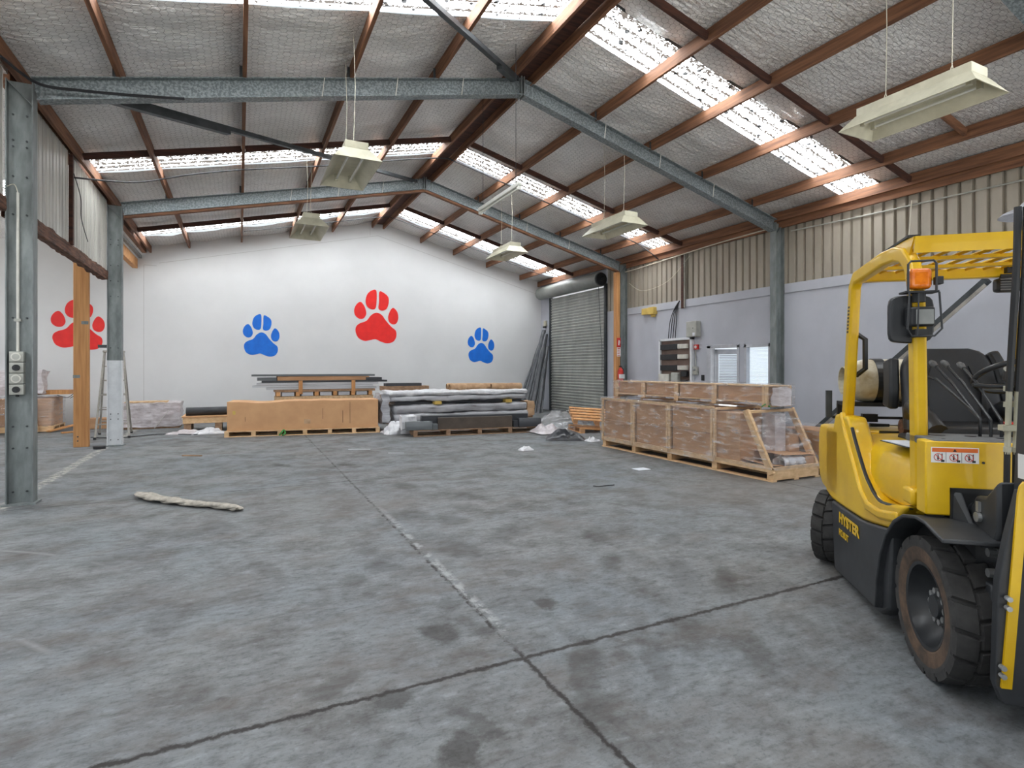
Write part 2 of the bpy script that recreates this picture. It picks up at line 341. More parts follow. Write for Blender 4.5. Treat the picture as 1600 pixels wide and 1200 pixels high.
    L.new(mr(n2.outputs['Fac'], .3, .7, .5, .75), b.inputs['Roughness'])
    b.inputs['Specular IOR Level'].default_value = .3
    bn = N.new('ShaderNodeBump'); bn.inputs['Strength'].default_value = .25; bn.inputs['Distance'].default_value = .01
    L.new(n3.outputs['Fac'], bn.inputs['Height']); L.new(bn.outputs[0], b.inputs['Normal'])
    return m
M['floor'] = floor_mat()

# ------------------------------------------------------------------ mesh helpers
class MB:
    def __init__(s): s.bm = bmesh.new(); s.mi = 0
    def face(s, vs):
        try:
            f = s.bm.faces.new(vs); f.material_index = s.mi; return f
        except ValueError: return None
    def hexa(s, p):
        v = [s.bm.verts.new(q) for q in p]
        for f in ((0, 3, 2, 1), (4, 5, 6, 7), (0, 1, 5, 4), (1, 2, 6, 5), (2, 3, 7, 6), (3, 0, 4, 7)): s.face([v[i] for i in f])
        return s
    def box(s, x0, x1, y0, y1, z0, z1, T=None):
        p = [Vector(q) for q in ((x0, y0, z0), (x1, y0, z0), (x1, y1, z0), (x0, y1, z0), (x0, y0, z1), (x1, y0, z1), (x1, y1, z1), (x0, y1, z1))]
        if T: p = [T @ q for q in p]
        return s.hexa(p)
    def bar(s, a, b, w, h, up=(0, 0, 1)):
        a, b, up = Vector(a), Vector(b), Vector(up)
        d = (b-a).normalized(); sx = d.cross(up)
        if sx.length < 1e-5: sx = d.cross(Vector((0, 1, 0)))
        sx.normalize(); u = sx.cross(d).normalized()
        sx *= w/2; u *= h/2
        return s.hexa([a-sx-u, a+sx-u, b+sx-u, b-sx-u, a-sx+u, a+sx+u, b+sx+u, b-sx+u])
    def sweep(s, pts, section, up=(0, 1, 0), closed=False, cap=True):
        pts = [Vector(p) for p in pts]; n = len(pts); rings = []
        prev = None
        for i, p in enumerate(pts):
            a = pts[i-1] if (i > 0 or closed) else p
            b = pts[(i+1) % n] if (i < n-1 or closed) else p
            d = (b-a).normalized()
            ref = Vector(up) if prev is None else prev
            sx = d.cross(ref)
            if sx.length < 1e-4: sx = d.cross(Vector((1, 0, 0.3)))
            sx.normalize(); u = sx.cross(d).normalized(); prev = u
            rings.append([s.bm.verts.new(p + sx*q[0] + u*q[1]) for q in section])
        k = len(section)
        rng = range(n if closed else n-1)
        for i in rng:
            A, B = rings[i], rings[(i+1) % n]
            for j in range(k): s.face([A[j], A[(j+1) % k], B[(j+1) % k], B[j]])
        if cap and not closed:
            s.face(rings[0][::-1]); s.face(rings[-1])
        return s
    def tube(s, pts, r, n=8, closed=False):
        return s.sweep(pts, [(r*math.cos(2*math.pi*i/n), r*math.sin(2*math.pi*i/n)) for i in range(n)], up=(0.02, 0.1, 1), closed=closed)
    def cyl(s, a, b, r, n=16, r2=None):
        a, b = Vector(a), Vector(b); r2 = r if r2 is None else r2
        d = (b-a).normalized(); x = d.cross(Vector((0, 0, 1)))
        if x.length < 1e-4: x = Vector((1, 0, 0))
        x.normalize(); y = d.cross(x)
        A = [s.bm.verts.new(a+(x*math.cos(t)+y*math.sin(t))*r) for t in [2*math.pi*i/n for i in range(n)]]
        B = [s.bm.verts.new(b+(x*math.cos(t)+y*math.sin(t))*r2) for t in [2*math.pi*i/n for i in range(n)]]
        for i in range(n): s.face([A[i], A[(i+1) % n], B[(i+1) % n], B[i]])
        s.face(A[::-1]); s.face(B); return s
    def lathe(s, prof, n=32, T=None, close=False):
        # prof: (radius, axial) around local y axis
        rings = []
        for r, y in prof:
            ring = []
            for i in range(n):
                t = 2*math.pi*i/n; p = Vector((r*math.cos(t), y, r*math.sin(t)))
                ring.append(s.bm.verts.new(T @ p if T else p))
            rings.append(ring)
        m = len(rings)
        for k in range(m if close else m-1):
            A, B = rings[k], rings[(k+1) % m]
            for i in range(n): s.face([A[i], A[(i+1) % n], B[(i+1) % n], B[i]])
        if not close:
            if prof[0][0] > 1e-4: s.face(rings[0][::-1])
            if prof[-1][0] > 1e-4: s.face(rings[-1])
        return s
    def prism(s, pts, f0, f1):
        # pts 2D; f0, f1 map (a, b) to 3D for the two caps
        A = [s.bm.verts.new(f0(*p)) for p in pts]; B = [s.bm.verts.new(f1(*p)) for p in pts]
        n = len(pts)
        for i in range(n): s.face([A[i], A[(i+1) % n], B[(i+1) % n], B[i]])
        s.face(A[::-1]); s.face(B); return s
    def grid(s, nu, nv, f):
        V = [[s.bm.verts.new(f(i/(nu-1), j/(nv-1))) for j in range(nv)] for i in range(nu)]
        for i in range(nu-1):
            for j in range(nv-1): s.face([V[i][j], V[i+1][j], V[i+1][j+1], V[i][j+1]])
        return s
    def build(s, name, mats, parent=None, smooth=False, bevel=0, seg=2, weld=False):
        if weld: bmesh.ops.remove_doubles(s.bm, verts=s.bm.verts, dist=1e-5)
        bmesh.ops.recalc_face_normals(s.bm, faces=s.bm.faces)
        me = bpy.data.meshes.new(name); s.bm.to_mesh(me); s.bm.free()
        for m in (mats if isinstance(mats, (list, tuple)) else [mats]): me.materials.append(M[m])
        o = bpy.data.objects.new(name, me); col.objects.link(o)
        if parent: o.parent = parent
        if smooth:
            for p in me.polygons: p.use_smooth = True
            if smooth != 'all':
                try: me.set_sharp_from_angle(angle=R(38))
                except Exception: pass
        if bevel:
            b = o.modifiers.new('edge', 'BEVEL'); b.width = bevel; b.segments = seg; b.limit_method = 'ANGLE'; b.angle_limit = R(35)
            for p in me.polygons: p.use_smooth = True
            try: me.set_sharp_from_angle(angle=R(60))
            except Exception: pass
        return o

def tag(o, label, cat, group=None, kind=None):
    o['label'] = label; o['category'] = cat
    if group: o['group'] = group
    if kind: o['kind'] = kind
    return o
def struct(o): o['kind'] = 'structure'; return o
def thing(name, label, cat, loc=(0, 0, 0), rz=0.0, group=None):
    o = bpy.data.objects.new(name, None); col.objects.link(o)
    o.location = loc; o.rotation_euler = (0, 0, rz); o.empty_display_size = .2
    return tag(o, label, cat, group)
def dup(root, loc, rz, label=None):
    r = root.copy(); col.objects.link(r); r.location = loc; r.rotation_euler = (0, 0, rz)
    if label: r['label'] = label
    for ch in list(root.children):
        c = ch.copy(); col.objects.link(c); c.parent = r
        for g in ch.children:
            d = g.copy(); col.objects.link(d); d.parent = c
    return r
def catmull(pts, k=6, closed=True):
    out = []; n = len(pts)
    for i in range(n if closed else n-1):
        g = lambda j: Vector(pts[j % n]) if closed else Vector(pts[max(0, min(n-1, j))])
        p0, p1, p2, p3 = g(i-1), g(i), g(i+1), g(i+2)
        for q in range(k):
            t = q/k
            out.append(0.5*((2*p1)+(p2-p0)*t+(2*p0-5*p1+4*p2-p3)*t*t+(3*p1-p0-3*p2+p3)*t**3))
    if not closed: out.append(Vector(pts[-1]))
    return out

# ------------------------------------------------------------------ building geometry
UR, ZRIDGE, KL, KR = 4.04, 6.30, 0.225, 0.265      # ridge line and slopes
UL, UW, VE, VB = -2.30, 10.10, 18.2, -3.0          # column line, right wall, end wall, behind camera
def roof(u): return ZRIDGE - (KL*(UR-u) if u < UR else KR*(u-UR))
FR = (7.94, 13.12, 2.75, -2.4)                     # portal frames
SKY = ((5.90, 6.62), (11.14, 11.84), (16.22, 17.02), (0.6, 1.4))

struct(MB().box(-9, UW+.25, VB, VE+.2, -.25, 0).build('floor', 'floor'))
struct(MB().box(-40, 40, -40, 40, -.45, -.27).build('floor_outside', 'yard'))
# end wall, a gable to the underside of the roof, running on into the next bay
b = MB()
b.prism([(-9, 0), (UW+.25, 0), (UW+.25, roof(UW)+.02), (UR, ZRIDGE+.05), (UL, roof(UL)+.05), (-9, 4.78)],
        lambda a, c: (a, VE, c), lambda a, c: (a, VE+.2, c))
wb_ = struct(b.build('wall_back', 'wall_white'))
b = MB()
def seam(p, q, wd=.012): b.bar((p[0], VE-.001, p[1]), (q[0], VE-.001, q[1]), .004, wd, up=(0, 0, 1) if abs(p[0]-q[0]) > .1 else (1, 0, 0))
seam((-2.0, 4.43), (UR, 5.82)); seam((UR, 5.82), (UW, 4.22)); seam((-2.36, 0), (-2.36, 4.35)); seam((UR-.25, 5.80), (UR-.25, 6.2)); seam((-2.36, 4.35), (-2.06, 4.35))
struct(b.build('trim_back', 'seam'))

# right wall: painted concrete to 3.2 m with openings, corrugated steel above
DV = (14.05, 17.45)         # roller door
PV = (9.02, 9.98)           # glazed door
WV = (8.2, 8.88)            # window
b = MB()
X0, X1 = UW, UW+.15
b.box(X0, X1, VB, WV[0], 0, 3.24); b.box(X0, X1, WV[0], WV[1], 0, .75); b.box(X0, X1, WV[0], PV[1], 2.04, 3.24)
b.box(X0, X1, WV[1], PV[0], 0, 2.04); b.box(X0, X1, PV[1], DV[0], 0, 3.24); b.box(X0, X1, DV[1], VE, 0, roof(UW))
struct(b.build('wall_right', 'wall_grey'))
b = MB(); b.box(UW-.03, UW, VB, 7.84, 3.05, 3.24); b.box(UW-.03, UW, 8.06, 13.0, 3.05, 3.24)
struct(b.build('trim_1', 'wall_grey', bevel=.004))
def corrug(a0, a1, z0, z1f, pitch, depth, fx, thick=.002):
    """vertical trapezoid ribs along a; fx(a, d, z) places a point"""
    b = MB(); pts = []; a = a0
    while a < a1:
        pts += [(a, depth), (a+pitch*.70, depth), (a+pitch*.77, 0), (a+pitch*.93, 0)]; a += pitch
    pts = [p for p in pts if p[0] <= a1]
    prev = None
    for a, d in pts:
        zt = z1f(a) if callable(z1f) else z1f
        cur = (b.bm.verts.new(fx(a, d, z0)), b.bm.verts.new(fx(a, d, zt)))
        if prev: b.face([prev[0], cur[0], cur[1], prev[1]])
        prev = cur
    return b
struct(corrug(VB, DV[0], 3.2, roof(UW)+.02, .19, .055, lambda a, d, z: (UW+.065-d, a, z)).build('wall_right_upper', 'clad'))
struct(MB().box(UW+.0, UW+.15, DV[0], DV[1], 4.05, roof(UW)).build('wall_right_lintel', 'wall_grey'))
# left: hanging strip of cladding between the columns
LZ = 3.36
struct(corrug(VB, 7.8, LZ-.05, roof(UL)-.16, .11, .02, lambda a, d, z: (UL+.0+d, a, z)).build('wall_left_front', 'clad_light'))
struct(corrug(8.05, 10.3, LZ-.05, roof(UL)-.16, .15, .028, lambda a, d, z: (UL+.0+d, a, z)).build('wall_left_middle', 'clad_light'))
struct(corrug(10.34, 12.98, LZ-.05, roof(UL)-.16, .11, .02, lambda a, d, z: (UL+.0+d, a, z)).build('wall_left_upper', 'clad_light'))
# next bay on the left: roof, outer wall
b = MB(); b.box(-9, UL-.02, VB, 4.0, 4.78, 4.86); b.box(-9, UL-.02, 5.4, 12.6, 4.78, 4.86); b.box(-9, UL-.02, 14.0, VE, 4.78, 4.86)
b.box(-3.6, UL-.02, 4.0, 5.4, 4.78, 4.86); b.box(-3.6, UL-.02, 12.6, 14.0, 4.78, 4.86)
struct(b.build('ceiling_left', 'foil'))
for q, v in ((10, 4.0), (11, 12.6)): struct(MB().box(-9, -3.6, v, v+1.4, 4.84, 4.85).build('window_%d' % q, 'skylight'))  # unseen glowing roof strips, added to brighten the left bay
struct(MB().box(-9.15, -9, VB, VE+.2, 0, 1.2).build('wall_left', 'wall_white'))

# roof lining of foil and netting, in bands between the translucent sheets
PL = (3.86, 2.62, 1.39, .06, -1.27, -2.20)
PR = (4.22, 5.47, 6.64, 7.88, 9.21, 9.96)
def sagf(u):
    P = sorted(PL + PR)
    for a, c in zip(P, P[1:]):
        if a <= u <= c: return math.sin(math.pi*(u-a)/(c-a))
    return 0
bands = []
edges = sorted(SKY); lo = VB
for s0, s1 in edges: bands.append((lo, s0)); lo = s1
bands.append((lo, VE))
for v0, v1 in bands:
    for side, (ua, ub) in enumerate(((UL-.1, UR), (UR, UW+.25))):
        nv = max(6, int((v1-v0)/.07)); nu = int((ub-ua)/.08)
        def f(i, j, v0=v0, v1=v1, ua=ua, ub=ub):
            u = ua+(ub-ua)*i; v = v0+(v1-v0)*j
            e = min(1.0, min(v-v0, v1-v)/.25) if v1 < VE-.1 else 1
            z = roof(u) - .035*sagf(u)*(.4+.6*e) + e*(.045*mnoise.noise(Vector((u*1.1, v*2.0, 3.1))) + .022*mnoise.noise(Vector((u*2.6, v*6.5, 1.7))) + .012*abs(mnoise.noise(Vector((u*5, v*11, 4.7)))))*sagf(u)**.6
            return (u, v, z)
        struct(MB().grid(nu, nv, f).build('ceiling', 'foil', smooth='all'))
# translucent sheets, profiled, running from eave to ridge
k = 0
for s0, s1 in SKY:
    for ua, ub in ((UL-.1, UR-.02), (UR+.02, UW+.25)):
        k += 1
        b = MB(); prev = None; n = 4; pitch = (s1-s0+.1)/n
        pts = []
        for i in range(n): pts += [(s0-.05+pitch*i, 0), (s0-.05+pitch*(i+.55), 0), (s0-.05+pitch*(i+.66), .03), (s0-.05+pitch*(i+.9), .03)]
        pts.append((s1+.05, 0))
        segs = [ua + (ub-ua)*t/12 for t in range(13)]
        V = [[b.bm.verts.new((u, v, roof(u)+.035+d)) for v, d in pts] for u in segs]
        for i in range(12):
            for j in range(len(pts)-1): b.face([V[i][j], V[i+1][j], V[i+1][j+1], V[i][j+1]])
        wo_ = struct(b.build('window_%d' % k, 'skylight'))
        b = MB()
        for i in range(12): b.bar((segs[i], s0-.015, roof(segs[i])-.006), (segs[i+1], s0-.015, roof(segs[i+1])-.006), .045, .008)
        b.build('lap_strip', 'steel_dark', wo_)
# timber purlins (each one continuous through the bays)
ORD = ('first', 'second', 'third', 'fourth', 'fifth', 'sixth')
SIDE = ('socket-column side', 'roller-shutter side')
PD = .182
for si, P in enumerate((PL, PR)):
    for i, u in enumerate(P):
        sl = KL if si == 0 else -KR
        z1 = roof(u)-.02
        b = MB(); b.box(u-.024, u+.024, VB, VE-.01, z1-PD, z1)
        o = b.build('timber_purlin', 'timber_y', bevel=.003, seg=1)
        tag(o, 'brown timber purlin, %s down from the ridge on the roof\'s %s' % (ORD[i], SIDE[si]), 'purlin', 'roof purlins')
o = MB().box(PL[0]+.03, PR[0]-.03, VB, VE-.01, ZRIDGE-.105, ZRIDGE-.085).build('ridge_gap_dark', 'timber_dark')  # added dark board, shade of the ridge gap put in as colour
tag(o, 'dark board added as the black gap between the two ridge purlins', 'board')
# timber noggings beside each translucent sheet
BAY = ('over the forklift bay', 'over the middle bay', 'over the paw-print wall bay')
for bi, v in enumerate((5.38, 10.66, 15.72)):
    for si, P in enumerate((PL, PR)):
        for i in range(5):
            a, c = P[i], P[i+1]
            d = .03 if a > c else -.03
            b = MB(); b.bar((a-d, v, roof(a-d)-.125), (c+d, v, roof(c+d)-.125), .045, .10)
            o = b.build('timber_nogging', 'timber_dark')
            tag(o, 'dark timber nogging %s, %s gap below the ridge, %s' % (BAY[bi], ORD[i], SIDE[si]), 'nogging', 'noggings beside the skylights')

b = MB(); b.bar((7.92, 4.25, roof(7.92)-.12), (9.17, 4.25, roof(9.17)-.12), .05, .10)
tag(b.build('timber_nogging', 'timber_x'), 'single brown nogging between purlins directly behind the light above the forklift', 'nogging')
# steel portal frames
def ibeam(b, p, q, depth, wid, tf=.012, tw=.010, up=(0, 0, 1)):
    p, q = Vector(p), Vector(q); d = (q-p).normalized(); u = Vector(up); u = (u-d*u.dot(d)).normalized()
    sx = d.cross(u)
    for s_ in (-1, 1):
        b.bar(p+u*s_*(depth/2-tf/2), q+u*s_*(depth/2-tf/2), wid, tf, up=u)
    b.bar(p, q, tw, depth-2*tf, up=u)
FN = {0: 'near', 1: 'middle', 2: 'front', 3: 'rearmost'}
RD = .25
def rafter(fi, si):
    v = FR[fi]
    if si == 0: a = (UL+.252, v, roof(UL+.252)-.20-RD/2); c = (UR-.016, v, roof(UR)-.20-RD/2)
    else: a = (UW-.252, v, roof(UW-.252)-.20-RD/2); c = (UR+.016, v, roof(UR)-.20-RD/2)
    where = ('nearer of the two whole frames in view', 'frame with timber battens underneath', 'frame directly above the forklift', 'frame')[fi]
    t = thing('steel_rafter', 'galvanised steel rafter, %s, %s' % (SIDE[si], where), 'rafter', (c[0], v, 0), 0, 'steel rafters')
    off = Vector((c[0], v, 0))
    b = MB(); ibeam(b, Vector(a)-off, Vector(c)-off, RD, .15); b.build('beam', 'galv', t)
    # apex end plate
    b = MB(); s_ = -1 if si == 0 else 1
    b.box(s_*.0 if s_ > 0 else -.014, .014 if s_ > 0 else 0, -.075, .075, c[2]-RD/2-.03, c[2]+RD/2+.04); b.build('end_plate', 'galv_dull', t)
    if fi < 2:
        b = MB()
        for u in ((1.0, 2.0, 3.0) if si == 0 else (5.6, 6.8, 8.1)):
            z = roof(u)-.20
            b = MB(); b.bar((u-c[0], -.080, z-RD-.004), (u-c[0]+.03, -.080, z+.004), .012, .006, up=(0, 1, 0)); b.build('cable_tie', 'white_plastic', t)
        b = MB()
        P = PL if si == 0 else PR
        for u in P[1:-1]:
            b = MB(); b.box(u-c[0]-.06, u-c[0]-.026, -.07, -.062, roof(u)-.21, roof(u)-.06); b.build('purlin_cleat', 'steel_dark', t)
    return t
for fi in (0, 1, 2):
    for si in (0, 1): rafter(fi, si)

def column(fi, si, painted=False):
    v = FR[fi]; D = .24
    u = UL+.01+D/2 if si == 0 else UW-.01-D/2
    top = roof(u)-.235
    lab = {(0, 0): 'galvanised steel column carrying the grey power sockets', (1, 0): 'steel column with its lower part painted white, beside the ladder',
           (0, 1): 'galvanised column by the bright window, behind the crates', (1, 1): 'galvanised column beside the roller shutter',
           (2, 0): 'galvanised column', (2, 1): 'galvanised column'}[(fi, si)]
    t = thing('steel_column', lab, 'column', (u, v, 0), 0, 'steel columns')
    b = MB(); z0 = 1.66 if painted else .02
    ibeam(b, (0, 0, z0), (0, 0, top), D, .15, up=(1, 0, 0)); sh = b.build('shaft', 'galv_dull', t)
    if painted:
        b = MB(); ibeam(b, (0, 0, .02), (0, 0, 1.66), D+.004, .154, tf=.014, tw=.012, up=(1, 0, 0))
        o = b.build('painted_base', 'painted_white', t); o['label'] = 'white painted lower part'
    MB().box(-.15, .15, -.1, .1, 0, .02).build('base_plate', 'galv_dull', t)
    s_ = 1 if si == 0 else -1
    # mitred knee stiffener
    b = MB(); b.prism([(-s_*.106, top-.01), (-s_*.106, top-.025), (s_*.106, top-.255), (s_*.106, top-.24)], lambda a, c: (a, -.07, c), lambda a, c: (a, -.0065, c)); b.build('knee_stiffener', 'galv_dull', sh)
    zs = ([.14, .62, .86, 2.06, 3.2, 3.62, 3.95, 4.02, 4.3] if fi == 0 else [.12, .52, .62, 1.9, 2.9, 3.2, 3.5, 3.9, 4.0])
    if si == 0:
        for z in zs:
            for x in (-.07, .05):
                b = MB(); b.cyl((x, -.003, z), (x, -.018, z), .011, 6); b.build('bolt', 'steel_dark', sh)
    return t
column(0, 0); column(1, 0, True); column(0, 1); column(1, 1)

# timber under the middle frame, and timber beside the shutter column
v = FR[1]
for si in (0, 1):
    a = (-2.02, v, roof(-2.02)-.20-RD-.03) if si == 0 else (9.83, v, roof(9.83)-.20-RD-.03)
    c = (UR, v, roof(UR)-.20-RD-.03)
    o = MB().bar(a, c, .10, .05).build('timber_batten', 'timber_x', bevel=.003)
    tag(o, 'brown timber batten under the middle steel frame, %s' % SIDE[si], 'batten', 'battens under the middle frame')
o = MB().box(9.685, 9.812, v-.10, v+.04, 0, roof(9.77)-.52).build('timber_post', 'timber_z', bevel=.004)
tag(o, 'orange-brown timber post beside the roller shutter, carrying red sign', 'post')
# free standing timber post on the left
t = thing('timber_post', 'wide pale timber post standing free in front of the red paw print', 'post', (-2.72, 13.24, 0))
MB().box(-.12, .12, -.05, .05, 0, 3.70).build('board', 'timber_z', t, bevel=.004)
for x, z in ((.06, 2.38), (-.07, 1.35)):
    o = MB().box(x-.055, x+.055, -.054, -.048, z-.03, z+.03).build('steel_patch', 'galv_dull', t); o['label'] = 'grey steel patch'
MB().cyl((-.05, -.05, .12), (-.05, -.058, .12), .014, 8).build('bolt', 'steel_dark', t)
MB().cyl((-.05, -.05, .20), (-.05, -.058, .20), .014, 8).build('bolt', 'steel_dark', t)
# beam along the bottom of the hanging cladding, eave plates
def rough_beam(v0, v1):
    b = MB()
    def f(i, j):
        y = v0+(v1-v0)*i; a = 2*math.pi*j
        rx, rz = .06, .085
        k = 1+.22*mnoise.noise(Vector((y*6, math.cos(a)*2, math.sin(a)*2)))
        return (UL-.02+max(-rx, min(rx, rx*1.4*math.cos(a)))*k, y, LZ-.08+max(-rz, min(rz, rz*1.4*math.sin(a)))*k)
    b.grid(90, 17, f); return b.build('timber_beam', 'timber_rough', weld=True)
tag(rough_beam(8.06, 12.98), 'rough dark timber beam along the bottom of the hanging pale cladding', 'beam')
tag(rough_beam(2.9, 7.80), 'rough dark timber beam at the frame edge beside the socket column', 'beam')
o = MB().box(-2.62, -2.50, 13.25, VE-.02, 4.24, 4.50).build('timber_beam', 'orange_wood', bevel=.004)
tag(o, 'pale timber beam high between the white-based column and the paw-print wall', 'beam')
o = MB().box(-2.40, -2.30, 8.05, VE-.02, roof(UL)-.20, roof(UL)-.04).build('timber_beam', 'timber_y', bevel=.004)
tag(o, 'long brown eave beam above the hanging pale cladding', 'beam')
o = MB().box(-2.47, -2.40, 13.25, VE-.02, 4.52, 4.60).build('steel_gutter', 'galv_dull')
tag(o, 'thin grey gutter between two timber beams by the paw-print wall', 'gutter')
o = MB().box(UL+.03, UL+.08, 10.29, 10.36, LZ-.02, roof(UL)-.2).build('timber_stud', 'timber_dark')
tag(o, 'dark timber stud where the two pale cladding sheets meet', 'stud')
o = MB().box(UW-.09, UW-.045, VB, 13.0, roof(UW)-.30, roof(UW)-.13).build('timber_beam', 'timber_y', bevel=.003)
tag(o, 'brown timber eave plate above the corrugated wall', 'beam')

# roof braces
def brace(label, p, q, lap=None):
    t = thing('roof_brace', label, 'brace', p, 0, 'roof braces')
    p, q = Vector(p), Vector(q); d = q-p
    b = MB(); b.bar((0, 0, 0), d, .07, .006); n = d.cross(Vector((0, 0, 1))).normalized()
    b.bar(n*.035+Vector((0, 0, .03)), d+n*.035+Vector((0, 0, .03)), .006, .065); b.build('angle', 'steel_dark', t)
    if lap:
        b = MB(); m = Vector((0, 0, -.03)); b.bar(d*lap[0]+m, d*lap[1]+m, .09, .05); b.build('lap_splice', 'steel_dark', t)
    MB().cyl(d*.98, d*.98+Vector((0, 0, -.03)), .03, 8).build('end_bolt', 'galv', t)
brace('dark steel roof brace crossing from the socket column to the middle ridge', (-1.46, 8.0, 4.70), (3.8, 13.0, 5.95), (.0, .25))
brace('dark steel roof brace running up to the near ridge across the skylight', (-1.46, 2.8, 4.72), (3.92, 7.84, 6.02), (.9, .98))
o = MB().bar((9.66, 4.2, 2.78), (9.95, 7.35, .06), .09, .09).build('wall_prop', 'steel_dark')
tag(o, 'dark steel prop sloping against the grey wall behind the forklift', 'prop')
o = MB().bar((9.60, 4.2, 2.70), (9.89, 7.3, .03), .012, .05).build('steel_strip', 'alu')
tag(o, 'thin pale steel strip along the underside of the wall prop', 'strip')

# ------------------------------------------------------------------ roller shutter, door, window
d1 = MB(); prev = None
n = 42
pts = []
for i in range(n):
    z = 4.02*i/n; h_ = 4.02/n
    pts += [(z, 0), (z+h_*.50, .030), (z+h_*.74, .030), (z+h_*.84, 0)]
for z, d in pts:
    cur = (d1.bm.verts.new((UW-.02-d, DV[0]+.06, z)), d1.bm.verts.new((UW-.02-d, DV[1]-.06, z)))
    if prev: d1.face([prev[0], prev[1], cur[1], cur[0]])
    prev = cur
door = struct(d1.build('door_1', 'shutter'))
b = MB(); b.box(UW-.07, UW+.02, DV[0]-.02, DV[0]+.07, 0, 4.1); b.build('guide_rail', 'steel_dark', door)
b = MB(); b.box(UW-.07, UW+.02, DV[1]-.07, DV[1]+.03, 0, 4.1); b.build('guide_rail', 'steel_dark', door)
b = MB(); b.cyl((9.86, DV[0]+.0, 4.22), (9.86, DV[1]+.35, 4.22), .22, 28); b.build('roller_drum', 'drum', door, smooth=True)
b = MB(); b.cyl((9.86, DV[0]-.06, 4.22), (9.86, DV[0]-.0, 4.22), .19, 24); b.cyl((9.86, DV[0]-.2, 4.22), (9.86, DV[0]-.06, 4.22), .03, 12); b.build('drum_end', 'black', door)
b = MB(); b.tube([(UW-.14, DV[0]+.25, 4.1), (UW-.12, DV[0]+.2, 3.0), (UW-.12, DV[0]+.08, 1.9), (UW-.12, DV[0]+.1, 1.2)], .008, 6); b.build('pull_chain', 'steel_dark', door)
b = MB(); b.box(UW-.06, UW-.03, DV[0]+.1, DV[1]-.1, 0, .07); b.build('bottom_bar', 'steel_dark', door)

d2 = MB()
y0, y1 = PV
for (a, c, z0, z1) in ((y0, y0+.06, 0, 2.04), (y1-.12, y1, 0, 2.04), (y0, y1, 1.98, 2.06)): d2.box(UW-.02, UW+.12, a, c, z0, z1)
door2 = struct(d2.build('door_2', 'frame_grey', bevel=.004))
T = Matrix.Translation((UW+.10, y1-.14, 0)) @ Matrix.Rotation(R(38), 4, 'Z')
b = MB()
for (a, c, z0, z1) in ((-.08, 0, 0, 1.96), (-.72, -.62, 0, 1.96), (-.72, 0, 1.84, 1.96), (-.72, 0, 0, .25)): b.box(0, .04, a, c, z0, z1, T)
leaf = b.build('leaf_frame', 'frame_grey', door2, bevel=.003)
MB().box(.018, .022, -.62, -.08, .25, 1.84, T).build('pane', 'glass', leaf)
b = MB()
for i in range(22):
    z = 1.0+.038*i; b.hexa([T @ Vector(q) for q in ((.03, -.61, z), (.055, -.61, z+.022), (.055, -.09, z+.022), (.03, -.09, z), (.03, -.61, z+.002), (.055, -.61, z+.024), (.055, -.09, z+.024), (.03, -.09, z+.002))])
b.build('blind', 'frame_grey', leaf)
MB().box(-.05, 0, -.70, -.64, 1.0, 1.05, T).build('door_handle', 'chrome', leaf)

wn = MB(); y0, y1 = WV
for (a, c, z0, z1) in ((y0, y0+.05, .75, 2.04), (y1-.06, y1, .75, 2.04), (y0, y1, 1.97, 2.04), (y0, y1, .75, .80)): wn.box(UW-.02, UW+.1, a, c, z0, z1)
win = struct(wn.build('window_9', 'frame_grey', bevel=.004))
MB().box(UW+.05, UW+.056, y0+.05, y1-.06, .8, 1.97).build('window_pane', 'glass', win)
b = MB()
for i in range(40):
    z = .82+.0285*i; b.hexa([(UW+.085, y0+.05, z), (UW+.105, y0+.05, z+.01), (UW+.105, y1-.06, z+.01), (UW+.085, y1-.06, z), (UW+.085, y0+.05, z+.002), (UW+.105, y0+.05, z+.012), (UW+.105, y1-.06, z+.012), (UW+.085, y1-.06, z+.002)])
b.build('window_blind', 'backlit', win)

# ------------------------------------------------------------------ painted paw prints
PAD = [(-.46, -.06), (-.445, .05), (-.37, .12), (-.22, .185), (-.12, .31), (0, .375), (.12, .33), (.22, .2), (.34, .07), (.445, -.02), (.455, -.16), (.38, -.275), (.24, -.31), (.10, -.275), (-.02, -.225), (-.15, -.25), (-.27, -.265), (-.40, -.20)]
TOES = {'outer': [(-.36, .60), (-.44, .54), (-.49, .42), (-.47, .30), (-.38, .225), (-.28, .24), (-.225, .34), (-.25, .47), (-.30, .56)],
        'inner': [(.0, .87), (-.10, .87), (-.20, .78), (-.24, .62), (-.20, .50), (-.11, .445), (-.02, .47), (.005, .62)],
        'inner2': [(.07, .85), (.06, .62), (.05, .47), (.13, .425), (.23, .47), (.28, .60), (.27, .74), (.17, .83)],
        'outer2': [(.39, .50), (.32, .44), (.27, .30), (.29, .18), (.37, .125), (.46, .15), (.505, .27), (.48, .41)]}
def paw(label, cx, zc, wid, hei, m):
    t = thing('paw_print', label, 'paw print', (cx, VE, zc), 0, 'paw prints painted on the white wall')
    sx, sz = wid/.99, hei/1.18
    def pad(name, poly):
        P = catmull(poly, 5); b = MB()
        b.prism([(p.x, p.y) for p in P], lambda a, c: (a*sx, -.006, (c-.28)*sz), lambda a, c: (a*sx, -.002, (c-.28)*sz)); b.build(name, m, t)
    pad('main_pad', PAD)
    for k in TOES: pad('toe_pad', TOES[k])
paw('large red paw print painted high in the middle of the white wall', 3.99, 3.18, 1.42, 1.70, 'red_paint')
paw('blue paw print above the racked grey lengths and long brown box', .58, 2.48, .99, 1.24, 'blue_paint')
paw('blue paw print painted near the roller shutter', 7.67, 2.31, 1.01, 1.25, 'blue_paint')
paw('red paw print partly hidden by the pale timber post', -3.82, 2.65, 1.14, 1.30, 'red_paint')

